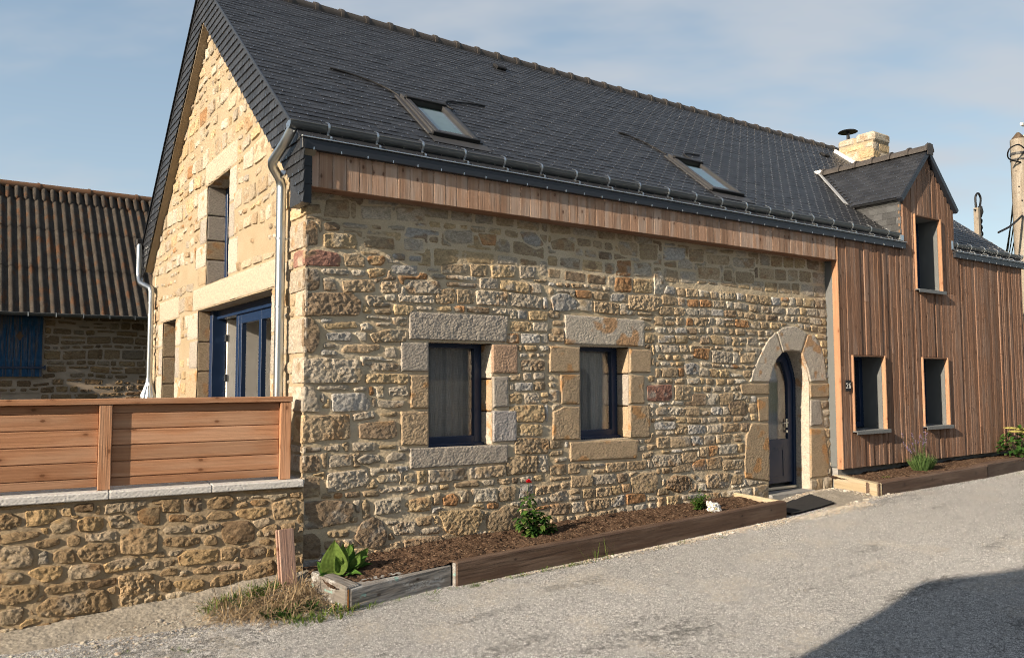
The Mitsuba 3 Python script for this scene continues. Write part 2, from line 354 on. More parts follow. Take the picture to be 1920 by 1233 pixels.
mat('m_barnstone', barnstone, stone_bump, eps=2e-3)
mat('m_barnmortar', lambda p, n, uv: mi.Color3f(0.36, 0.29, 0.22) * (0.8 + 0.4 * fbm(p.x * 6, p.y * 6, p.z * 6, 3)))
mat('m_coping', lambda p, n, uv: mi.Color3f(0.52, 0.51, 0.495) * (0.78 + 0.30 * noise(p.x * 120, p.y * 120, p.z * 120) + 0.1 * fbm(p.x * 5, p.y * 5, p.z * 5, 3)), lambda p, n, uv: 0.004 * noise(p.x * 70, p.y * 70, p.z * 70), eps=2e-3)
mat('m_render', lambda p, n, uv: mi.Color3f(0.55, 0.51, 0.44) * (0.9 + 0.2 * fbm(p.x * 2, p.y * 2, p.z * 2, 4)))
mat('m_blind', lambda p, n, uv: mi.Color3f(0.10, 0.155, 0.145) * (0.9 + 0.2 * noise(p.x * 9, p.y * 9, p.z * 9)))
def cheek_col(p, n, uv): return mi.Color3f(0.048, 0.050, 0.053) * (0.6 + 0.8 * cell_rand(dr.floor(uv.x), 2)) * (0.85 + 0.3 * noise(p.x * 60, p.y * 60, p.z * 60))
mat('m_cheek', cheek_col, rough=0.5, spec=0.4)
mat('m_mortar_low', lambda p, n, uv: mix((0.30, 0.228, 0.148), (0.36, 0.285, 0.192), fbm(p.x * 3, p.y * 3, p.z * 3, 3)) * (0.82 + 0.28 * noise(p.x * 140, p.y * 140, p.z * 140)), lambda p, n, uv: 0.006 * fbm(p.x * 45, p.y * 45, p.z * 45, 3), eps=2e-3)
mat('m_soffit', lambda p, n, uv: mi.Color3f(0.26, 0.215, 0.16) * (0.85 + 0.3 * fbm(p.x * 6, p.y * 6, p.z * 6, 3)))
mat('m_lead', lambda p, n, uv: mi.Color3f(0.36, 0.37, 0.38) * (0.8 + 0.4 * fbm(p.x * 12, p.y * 12, p.z * 6, 3)), rough=0.5, metal=0.2)
mat('m_concrete', lambda p, n, uv: mi.Color3f(0.26, 0.255, 0.245) * (0.75 + 0.5 * fbm(p.x * 14, p.y * 14, p.z * 14, 4)))
mat('m_batten', (0.16, 0.105, 0.07))
mat('m_mortar_gable', lambda p, n, uv: mix((0.325, 0.255, 0.168), (0.375, 0.31, 0.222), fbm(p.x * 3, p.y * 3, p.z * 3, 3)) * (0.82 + 0.28 * noise(p.x * 140, p.y * 140, p.z * 140)), lambda p, n, uv: 0.006 * fbm(p.x * 45, p.y * 45, p.z * 45, 3), eps=2e-3)
mat('m_lowstone', lambda p, n, uv: stone_col(p, n, uv) * mi.Color3f(0.74, 0.69, 0.62), stone_bump, eps=2e-3)
# ------------------------------------------------------------------ masonry
def jag(poly, step, amp, seed):
    c = np.array(poly.exterior.coords)
    ls = LineString(c); n = max(8, int(ls.length / step))
    q = np.array([ls.interpolate(t, normalized=True).coords[0] for t in np.arange(n) / n])
    j = np.stack([meshkit.noise(np.c_[q * 17, np.full(n, seed * 1.37)], 1), meshkit.noise(np.c_[q * 17, np.full(n, seed * 2.11)], 2)], 1) - 0.5
    g = Polygon(q + j * 2 * amp)
    return g if g.is_valid and g.area > 0 else poly


def relief(poly, H, rough, seed, step, r=0.013, skirt=0.02, dressed=False, curvy=0.0):
    """one stone: ((u, v, h) points, triangles): bulging face with lumps, sides that run back into the mortar"""
    rng = np.random.default_rng(seed)
    ring = np.array(shapely.segmentize(poly.exterior, step).coords)[:-1]
    if not shapely.is_ccw(poly.exterior): ring = ring[::-1]
    x0, y0, x1, y1 = poly.bounds
    off = min(0.006 if dressed else 0.010, 0.18 * min(x1 - x0, y1 - y0))
    pts = [ring]
    for d in ((off,) if dressed else (off, 2.4 * off)):
        inn = poly.buffer(-d, join_style='mitre' if dressed else 'round')
        for g in getattr(inn, 'geoms', [inn]):
            if not g.is_empty: pts.append(np.array(shapely.segmentize(g.exterior, step).coords)[:-1])
    gx, gy = np.meshgrid(np.arange(x0, x1, step), np.arange(y0, y1, step))
    g = np.c_[gx.ravel(), gy.ravel()] + rng.uniform(-0.3, 0.3, (gx.size, 2)) * step
    lim = poly.buffer(-(off * (1.6 if dressed else 3.2)))
    if not lim.is_empty: pts.append(g[shapely.contains_xy(lim, g)])
    p = np.vstack(pts)
    t = Delaunay(p).simplices
    cen = p[t].mean(1)
    t = t[shapely.contains_xy(poly, cen)]
    a = p[t]; cr = (a[:, 1, 0] - a[:, 0, 0]) * (a[:, 2, 1] - a[:, 0, 1]) - (a[:, 1, 1] - a[:, 0, 1]) * (a[:, 2, 0] - a[:, 0, 0])
    t[cr < 0] = t[cr < 0][:, ::-1]
    t = t[np.abs(cr) > 1e-9]
    d = shapely.distance(poly.exterior, shapely.points(p))
    s3 = np.c_[p, np.full(len(p), seed * 0.731)]
    if dressed:
        h = H * np.clip(d / off, 0, 1) ** 0.6 + rough * (meshkit.fbm(s3 * 9, 3, 7) - 0.5) + 0.0055 * np.clip(d / off, 0, 1) * ((meshkit.noise(s3 * [46, 46, 1], 5) - 0.5) + 0.6 * (meshkit.noise(s3 * [85, 85, 1], 6) - 0.5))
    else:
        k = np.clip(d / r, 0, 1); prof = (1 - (1 - k) ** 2) ** 0.7
        lump = meshkit.fbm(s3 * 11, 3, 3) - 0.5
        fac = np.abs(meshkit.fbm(s3 * [19, 26, 1], 2, 9) - 0.5) * 2
        tilt = ((p - p.mean(0)) / max(x1 - x0, y1 - y0)) @ rng.uniform(-1, 1, 2)
        grit = (meshkit.noise(s3 * [37, 44, 1], 5) - 0.5) + 0.7 * (meshkit.noise(s3 * [71, 83, 1], 6) - 0.5)
        pl = np.ones(len(p)); c0, ext = p.mean(0), max(x1 - x0, y1 - y0)
        for _ in range(4):                                  # split facets
            a = rng.uniform(0, 2 * np.pi); pl = np.minimum(pl, 1.0 + rng.uniform(0.05, 0.45) - rng.uniform(0.5, 2.2) * ((p - c0) @ [np.cos(a), np.sin(a)]) / ext)
        q = rng.uniform(0.55, 1.25)
        h = H * prof * np.clip(pl, 0.25, 1.2) + rough * q * prof * (1.1 * lump - 0.8 * fac + 0.3 + 0.85 * grit) + tilt * rough * 0.8
    n = len(ring)
    h[:n] = -0.002 if dressed else -0.004
    sk = np.c_[ring, np.full(n, -skirt)]
    v = np.vstack([np.c_[p, h], sk]); m = len(p); j = np.arange(n); k2 = (j + 1) % n
    f = np.vstack([t, np.c_[m + j, m + k2, k2], np.c_[m + j, k2, j]])
    return v, f


class Wall:
    def __init__(s, o, eu, eh):
        s.o, s.eu, s.eh = (np.asarray(x, float) for x in (o, eu, eh))
        s.flip = np.dot(np.cross(s.eu, [0, 0, 1.0]), s.eh) < 0
    def map(s, v, f):
        P = s.o + v[:, :1] * s.eu + v[:, 2:] * s.eh + v[:, 1:2] * np.array([0, 0, 1.0])
        return P, (f[:, ::-1] if s.flip else f)


def courses(u0, u1, v0, v1, hs, lens, seed, split=0.2, wav=0.02):
    rng = np.random.default_rng(seed); out = []; v = v0; k = 0
    edge = lambda b, u: b + wav * (0.7 * math.sin(u * 1.3 + b * 7.1 + seed) + 0.45 * math.sin(u * 3.7 - b * 3.3 + 2 * seed) + 0.25 * math.sin(u * 9.1 + b * 5 + seed))
    while v < v1:
        h = rng.choice(hs) * rng.uniform(0.88, 1.12); u = u0 - rng.uniform(0, 0.2)
        while u < u1:
            w = np.clip(h * rng.uniform(*lens), 0.075, 0.5)
            a, b = u + rng.uniform(-1, 1) * 0.012, u + w + rng.uniform(-1, 1) * 0.012
            q = [(u, edge(v, u)), (u + w, edge(v, u + w)), (b, edge(v + h, u + w)), (a, edge(v + h, u))]
            if h > 0.115 and rng.random() < split:
                m = rng.uniform(0.4, 0.6)
                l = (np.array(q[0]) * (1 - m) + np.array(q[3]) * m); r_ = (np.array(q[1]) * (1 - m) + np.array(q[2]) * m)
                out += [Polygon([q[0], q[1], r_, l]), Polygon([l, r_, q[2], q[3]])]
            else: out.append(Polygon(q))
            u += w
        v += h; k += 1
    return out


def fit(quads, avail, gap, rnd, least=0.0042, thin=0.021):
    out = []
    for q in quads:
        if not q.is_valid: continue
        g = q.buffer(-gap / 2).intersection(avail)
        for x in getattr(g, 'geoms', [g]):
            if x.geom_type != 'Polygon' or x.area < least or x.buffer(-thin).is_empty: continue
            y = x.convex_hull if x.convex_hull.area < 1.12 * x.area else x
            y = y.buffer(-rnd).buffer(rnd * 0.95)
            for z in getattr(y, 'geoms', [y]):
                if z.geom_type == 'Polygon' and z.area > least: out.append(Polygon(z.exterior))
    return out


def sheet(region, step, amp, seed, base=0.0, f=7.0):
    """mortar surface over a region with holes"""
    x0, y0, x1, y1 = region.bounds
    gx, gy = np.meshgrid(np.arange(x0, x1 + step, step), np.arange(y0, y1 + step, step))
    p = np.c_[gx.ravel(), gy.ravel()]
    p = p[shapely.contains_xy(region.buffer(-step * 0.35), p)]
    rings = [region] if region.geom_type == 'Polygon' else region.geoms
    b = [np.array(shapely.segmentize(r, step).coords)[:-1] for g in rings for r in [g.exterior, *g.interiors]]
    p = np.vstack(b + [p]); t = Delaunay(p).simplices
    t = t[shapely.contains_xy(region, p[t].mean(1))]
    a = p[t]; cr = (a[:, 1, 0] - a[:, 0, 0]) * (a[:, 2, 1] - a[:, 0, 1]) - (a[:, 1, 1] - a[:, 0, 1]) * (a[:, 2, 0] - a[:, 0, 0])
    t[cr < 0] = t[cr < 0][:, ::-1]
    h = base + amp * 2 * (meshkit.fbm(np.c_[p * f, np.full(len(p), seed)], 3, 2) - 0.5)
    return np.c_[p, h], t


def lay(wall, parent, polys, bsdf, stone_name='stone', limit=300, size=None):
    """polys: (Polygon, tone letter, H, rough, step, dressed). The largest are entries of their own, the rest one 'stuff' part"""
    order = sorted(range(len(polys)), key=lambda i: -(size or (lambda q: q[0].area))(polys[i]))
    rest = MB()
    for rank, i in enumerate(order):
        g, tone, H, rough, step, dressed = polys[i]
        if not dressed: g = jag(g, 0.03, 0.006, i)
        v, f = relief(g, H, rough, 1000 + i, step, dressed=dressed)
        v, f = wall.map(v, f)
        mb = MB().add(v, f, (i + 0.5, TONES.index(tone) + 0.5))
        if rank < limit: put(parent, stone_name, mb, 'm_granite' if dressed and bsdf == 'm_stone' else bsdf, True if dressed else 'split')
        else: rest.add(v, f, (i + 0.5, TONES.index(tone) + 0.5))
    if rest.n: put(parent, 'small_stone', rest, bsdf, True, kind='stuff')


def tones(rng, n, s='gggwbbooonnnnndrm', p=None): return list(rng.choice(list(s), n))


def quads_of(table): return [(t, Polygon(np.array(c).reshape(-1, 2))) for t, c in table]

FACADE_STONES = [("o",[-0.023,3.442,0.136,3.451,0.159,3.355,-0.022,3.328]),("nF",[0.19,3.511,0.438,3.532,0.446,3.346,0.17,3.33]),("nF",[0.461,3.508,0.512,3.514,0.514,3.359,0.457,3.347]),("gF",[0.558,3.493,0.904,3.525,0.893,3.374,0.571,3.36]),("gF",[0.946,3.524,1.287,3.555,1.287,3.407,0.965,3.383]),("d",[-0.021,3.277,0.085,3.284,0.118,3.204,0.126,3.049,-0.017,3.02]),("d",[0.171,3.278,0.302,3.297,0.357,3.261,0.336,3.217,0.188,3.191]),("gF",[0.368,3.305,0.646,3.309,0.641,3.254,0.374,3.247]),("nF",[0.681,3.313,0.804,3.321,0.799,3.265,0.681,3.264]),("gF",[0.84,3.325,1.057,3.337,1.057,3.287,0.834,3.269]),("o",[0.167,3.173,0.515,3.198,0.54,3.05,0.174,3.027]),("nF",[0.584,3.2,0.924,3.201,0.943,3.071,0.596,3.072]),("gF",[1.033,3.212,1.275,3.214,1.276,3.09,1.04,3.08]),("nF",[1.332,3.259,1.448,3.265,1.448,3.197,1.333,3.197]),("m",[-0.017,2.984,0.142,3.009,0.316,2.993,0.361,2.944,0.351,2.859,-0.015,2.841]),("n",[0.377,2.993,0.54,3.013,0.615,2.966,0.61,2.874,0.401,2.868]),("r",[0.632,2.989,0.83,3.012,0.843,2.953,0.796,2.9,0.644,2.899]),("bF",[0.907,3.046,1.059,3.048,1.059,2.982,0.914,2.981]),("bF",[1.096,3.04,1.245,3.042,1.245,2.98,1.096,2.974]),("bF",[0.896,2.924,1.201,2.938,1.202,2.837,0.909,2.827]),("d",[-0.014,2.82,0.102,2.824,0.145,2.765,0.147,2.636,0.094,2.607,-0.011,2.601]),("g",[0.155,2.828,0.446,2.84,0.446,2.772,0.156,2.761]),("w",[0.463,2.842,0.616,2.848,0.616,2.784,0.463,2.773]),("o",[0.621,2.865,0.867,2.884,0.832,2.799,0.657,2.765]),("g",[0.167,2.746,0.286,2.739,0.343,2.617,0.18,2.607]),("n",[0.363,2.729,0.692,2.757,0.739,2.636,0.376,2.603]),("n",[0.779,2.747,0.988,2.756,1,2.647,0.792,2.623]),("g",[1.054,2.777,1.469,2.794,1.488,2.653,1.067,2.634]),("d",[-0.011,2.58,0.476,2.615,0.579,2.525,0.574,2.424,0.535,2.385,-0.008,2.361]),("g",[0.612,2.602,0.822,2.603,0.811,2.484,0.648,2.475]),("n",[0.694,2.531,0.899,2.542,0.9,2.483,0.694,2.472]),("d",[0.003,2.336,0.076,2.35,0.13,2.285,0.153,2.199,0.138,2.081,0.091,2.008,0.023,2.017,-0.004,2.078]),("b",[0.145,2.348,0.302,2.344,0.259,2.306,0.162,2.292]),("o",[0.173,2.297,0.513,2.331,0.547,2.264,0.195,2.236]),("w",[0.564,2.302,0.649,2.331,0.719,2.286,0.685,2.237,0.57,2.233]),("g",[0.73,2.329,0.912,2.342,0.913,2.293,0.731,2.281]),("n",[0.996,2.345,1.081,2.349,1.082,2.299,1.003,2.302]),("b",[0.201,2.206,0.469,2.224,0.481,2.13,0.229,2.124]),("w",[0.491,2.225,0.639,2.23,0.651,2.124,0.571,2.122]),("n",[0.656,2.209,0.883,2.27,1.082,2.277,1.083,2.14,0.709,2.12]),("g",[0.175,2.112,0.327,2.1,0.316,2.064,0.186,2.061]),("b",[0.165,2.051,0.327,2.038,0.328,1.981,0.166,1.984]),("n",[0.349,2.039,0.426,2.103,0.779,2.111,0.779,2.058,0.652,2.023,0.372,2.013]),("g",[0.826,2.075,0.944,2.093,0.987,1.975,0.827,1.973]),("g",[-0.002,1.951,0.209,1.974,0.372,1.956,0.55,1.964,0.597,1.817,0.553,1.717,0.001,1.719]),("g",[0.619,1.933,0.975,1.926,1,1.839,0.62,1.843]),("o",[0.62,1.817,1.097,1.818,1.103,1.709,0.621,1.722]),("g",[-0.004,1.694,0.096,1.694,0.123,1.612,0.162,1.51,0.152,1.445,-0,1.448]),("g",[0.122,1.704,0.463,1.707,0.464,1.65,0.144,1.648]),("g",[0.149,1.622,0.213,1.632,0.215,1.53,0.172,1.536]),("b",[0.262,1.626,0.616,1.632,0.697,1.51,0.657,1.448,0.28,1.441]),("w",[0.712,1.7,0.829,1.7,0.841,1.571,0.748,1.573]),("g",[0.876,1.678,1.091,1.698,1.104,1.578,0.877,1.587]),("g",[0.743,1.557,1.074,1.546,1.02,1.471,0.766,1.472]),("n",[0,1.413,0.216,1.423,0.461,1.427,0.48,1.183,0.219,1.179,0.004,1.154]),("g",[0.489,1.426,0.726,1.457,0.738,1.367,0.501,1.348]),("n",[0.773,1.424,0.978,1.44,0.979,1.381,0.79,1.386]),("d",[0.557,1.32,0.658,1.343,0.961,1.344,0.986,1.198,0.921,1.164,0.569,1.174]),("d",[0.004,1.134,0.177,1.115,0.183,1.064,0.005,1.069]),("g",[0.204,1.124,0.365,1.137,0.366,1.065,0.21,1.073]),("n",[0.387,1.146,0.436,1.164,0.475,1.142,0.465,1.06,0.399,1.063]),("g",[0.492,1.146,0.74,1.14,0.741,1.045,0.492,1.058]),("o",[0.764,1.107,0.975,1.108,0.975,1.054,0.77,1.065]),("d",[0.006,1.049,0.152,1.046,0.179,0.954,0.17,0.884,0.008,0.885]),("g",[0.253,1.035,0.482,1.038,0.494,0.919,0.249,0.909]),("g",[0.527,0.984,0.616,1.026,0.788,1.011,0.817,0.941,0.662,0.914,0.561,0.946]),("g",[0.846,0.992,0.922,1.036,1.071,1.006,1.084,0.941,0.864,0.922]),("d",[0.003,0.851,0.181,0.833,0.173,0.653,0.001,0.648]),("g",[0.228,0.865,0.663,0.888,0.681,0.767,0.608,0.715,0.236,0.673]),("w",[0.755,0.819,0.989,0.813,0.995,0.723,0.761,0.729]),("w",[1.042,0.805,1.194,0.81,1.194,0.708,1.055,0.718]),("g",[0.767,0.687,1.134,0.685,1.134,0.626,0.791,0.628]),("d",[-0.009,0.624,0.388,0.605,0.498,0.565,0.521,0.496,0.472,0.383,0.177,0.353,-0.005,0.358]),("n",[0.592,0.556,0.643,0.593,0.694,0.532,0.707,0.401,0.6,0.391]),("g",[0.734,0.565,1.026,0.587,1.027,0.417,0.735,0.424]),("o",[1.074,0.535,1.381,0.563,1.369,0.406,1.063,0.414]),("d",[0.589,0.371,0.724,0.415,0.828,0.363,0.881,0.226,0.853,0.125,0.727,0.088,0.591,0.146,0.518,0.225]),("d",[-0.02,0.315,0.114,0.32,0.189,0.243,0.18,0.08,-0.017,0.09]),("g",[0.927,0.3,1.016,0.333,1.184,0.327,1.185,0.204,0.957,0.192]),("n",[0.24,0.322,0.473,0.312,0.474,0.241,0.252,0.255]),("o",[1.438,0.4,1.954,0.374,2.001,0.318,1.94,0.121,1.702,0.109,1.534,0.177]),("n",[2.042,0.292,2.279,0.378,2.442,0.346,2.493,0.236,2.441,0.113,2.173,0.102,2.042,0.167]),("r",[1.494,0.542,1.636,0.564,1.708,0.513,1.675,0.427,1.507,0.442]),("w",[1.846,0.597,2.174,0.578,2.187,0.427,1.887,0.442]),("n",[2.202,0.587,2.443,0.58,2.414,0.419,2.201,0.426]),("b",[2.487,0.6,2.671,0.58,2.677,0.443,2.464,0.438]),("n",[2.7,0.548,3.059,0.557,3.073,0.471,2.692,0.448]),("n",[1.636,0.681,1.954,0.68,1.968,0.605,1.642,0.619]),("g",[1.981,0.678,2.153,0.683,2.16,0.602,1.988,0.609]),("n",[2.174,0.681,2.372,0.679,2.372,0.597,2.188,0.611]),("gF",[1.519,3.341,1.866,3.378,1.88,3.238,1.631,3.203,1.526,3.25]),("rF",[1.935,3.361,2.195,3.364,2.18,3.231,2.004,3.226]),("bF",[2.485,3.437,2.734,3.444,2.863,3.308,2.732,3.264,2.582,3.306]),("nF",[2.942,3.365,3.165,3.425,3.31,3.369,3.309,3.273,2.965,3.267]),("n",[1.474,2.971,1.805,3.009,1.812,2.899,1.475,2.868]),("n",[1.832,3.006,2.074,3.019,2.066,2.888,1.846,2.872]),("o",[2.095,3.015,2.447,3.043,2.432,2.903,2.123,2.869]),("g",[2.498,3.047,2.739,3.048,2.715,2.91,2.498,2.889]),("b",[2.929,2.707,3.039,2.764,3.198,2.761,3.335,2.679,3.318,2.583,3.156,2.544,2.966,2.547]),("rF",[3.972,3.232,4.214,3.246,4.21,3.043,3.942,3.024]),("r",[3.942,3.01,4.21,3.029,4.207,2.841,3.921,2.823]),("wF",[4.259,3.216,4.575,3.248,4.572,3.062,4.256,3.053]),("o",[4.246,3.018,4.571,3.028,4.567,2.849,4.234,2.836]),("w",[4.601,3.112,4.726,3.149,4.819,3.003,4.768,2.847,4.595,2.837]),("n",[4.152,2.804,4.455,2.828,4.719,2.809,4.696,2.663,4.591,2.61,4.149,2.623]),("nF",[3.975,3.466,4.337,3.481,4.334,3.297,4.053,3.299]),("nF",[4.365,3.477,4.695,3.481,4.681,3.285,4.37,3.266]),("bF",[4.781,3.475,5.198,3.492,5.184,3.327,4.777,3.293]),("nF",[5.269,3.492,5.56,3.504,5.534,3.327,5.265,3.319]),("nF",[5.611,3.443,6.067,3.461,6.063,3.333,5.618,3.312]),("gF",[6.133,3.451,6.627,3.471,6.598,3.322,6.14,3.317]),("nF",[5.438,3.261,5.875,3.281,5.869,3.103,5.444,3.103]),("nF",[5.951,3.265,6.116,3.27,6.111,3.105,5.946,3.101]),("nF",[6.183,3.26,6.596,3.276,6.59,3.107,6.2,3.096]),("m",[4.451,1.678,4.887,1.69,4.901,1.47,4.456,1.477]),("r",[5.327,2.168,5.628,2.167,5.602,2.008,5.314,2.04]),("g",[5.659,2.146,6.08,2.125,6.064,1.963,5.675,1.973]),("b",[5.12,1.954,5.312,1.977,5.424,1.942,5.389,1.815,5.156,1.807]),("n",[4.945,1.682,5.263,1.674,5.258,1.477,4.941,1.483]),("d",[5.971,1.444,6.315,1.46,6.425,1.347,6.365,1.252,6.009,1.261]),("w",[6.102,2.125,6.214,2.127,6.208,1.964,6.075,1.963]),("n",[6.259,2.12,6.568,2.133,6.528,1.982,6.254,1.972]),("g",[4.498,0.801,5.032,0.793,5.029,0.642,4.56,0.645]),("d",[4.764,0.47,4.928,0.526,5.173,0.502,5.302,0.417,5.269,0.336,5.02,0.295,4.761,0.363]),("n",[4.158,0.546,4.338,0.593,4.596,0.589,4.621,0.447,4.572,0.338,4.172,0.344]),("n",[5.508,0.486,5.738,0.506,5.985,0.482,5.957,0.29,5.524,0.31]),("n",[5.807,0.672,6.255,0.653,6.25,0.522,5.845,0.52]),("b",[4.572,1.213,4.944,1.215,4.951,1.105,4.579,1.112]),("n",[6.016,0.451,6.248,0.457,6.243,0.319,6.001,0.323]),("n",[5.052,0.805,5.342,0.811,5.339,0.665,5.039,0.669])]
DRESSED = [("g",[1.095,2.459,2.343,2.465,2.306,2.165,1.101,2.165]),("g",[1.113,1.063,2.33,1.044,2.323,0.836,1.119,0.843]),("g",[1.004,2.138,1.334,2.141,1.335,1.835,1.006,1.834]),("o",[1.115,1.807,1.336,1.807,1.337,1.454,1.117,1.458]),("o",[1.008,1.439,1.337,1.431,1.339,1.074,1.017,1.09]),("r",[2.121,2.143,2.465,2.145,2.463,1.821,2.121,1.82]),("g",[2.124,1.791,2.333,1.797,2.339,1.449,2.127,1.442]),("b",[2.127,1.418,2.447,1.411,2.446,1.068,2.126,1.071]),("w",[3.136,2.519,4.42,2.505,4.414,2.159,3.137,2.163]),("o",[3.197,1.031,4.292,1.014,4.267,0.776,3.199,0.795]),("o",[2.917,2.143,3.369,2.14,3.366,1.836,2.899,1.829]),("n",[3.062,1.817,3.366,1.817,3.362,1.458,3.075,1.464]),("o",[2.949,1.381,3.106,1.445,3.362,1.439,3.357,1.045,2.939,1.058]),("o",[4.162,2.137,4.534,2.124,4.519,1.833,4.157,1.832]),("n",[4.156,1.812,4.407,1.806,4.409,1.445,4.15,1.45]),("n",[4.15,1.436,4.501,1.423,4.493,1.022,4.143,1.03]),("w",[7.061,2.437,7.168,2.499,7.344,2.533,7.534,2.532,7.763,2.443,7.607,2.152,7.404,2.172,7.185,2.14]),("w",[7.031,2.436,7.166,2.128,7.04,2.033,6.937,1.894,6.858,1.71,6.438,1.712,6.488,1.846,6.635,2.059,6.845,2.315]),("w",[7.788,2.42,7.959,2.417,8.149,2.161,8.205,1.917,8.209,1.722,7.821,1.707,7.752,1.914,7.656,2.073,7.626,2.144]),("n",[6.222,1.69,6.858,1.691,6.846,1.528,6.262,1.535]),("n",[6.58,1.501,6.839,1.505,6.826,1.156,6.603,1.156]),("n",[6.452,1.138,6.825,1.133,6.817,0.306,6.291,0.388,6.275,0.579,6.333,0.98]),("n",[7.807,1.683,8.29,1.689,8.279,1.469,7.811,1.467]),("g",[7.81,1.444,8.048,1.44,8.097,1.06,7.792,1.047]),("n",[7.791,1.023,8.147,0.994,8.231,0.475,8.181,0.286,7.77,0.283]),("g",[7.769,0.259,7.913,0.249,7.905,0.084,7.762,0.087])]
DOOR_OUTLINE = [6.8,0.157,6.846,1.528,6.858,1.71,6.937,1.894,7.04,2.033,7.178,2.136,7.404,2.172,7.62,2.152,7.752,1.914,7.808,1.707,7.799,1.197,7.761,0.08]
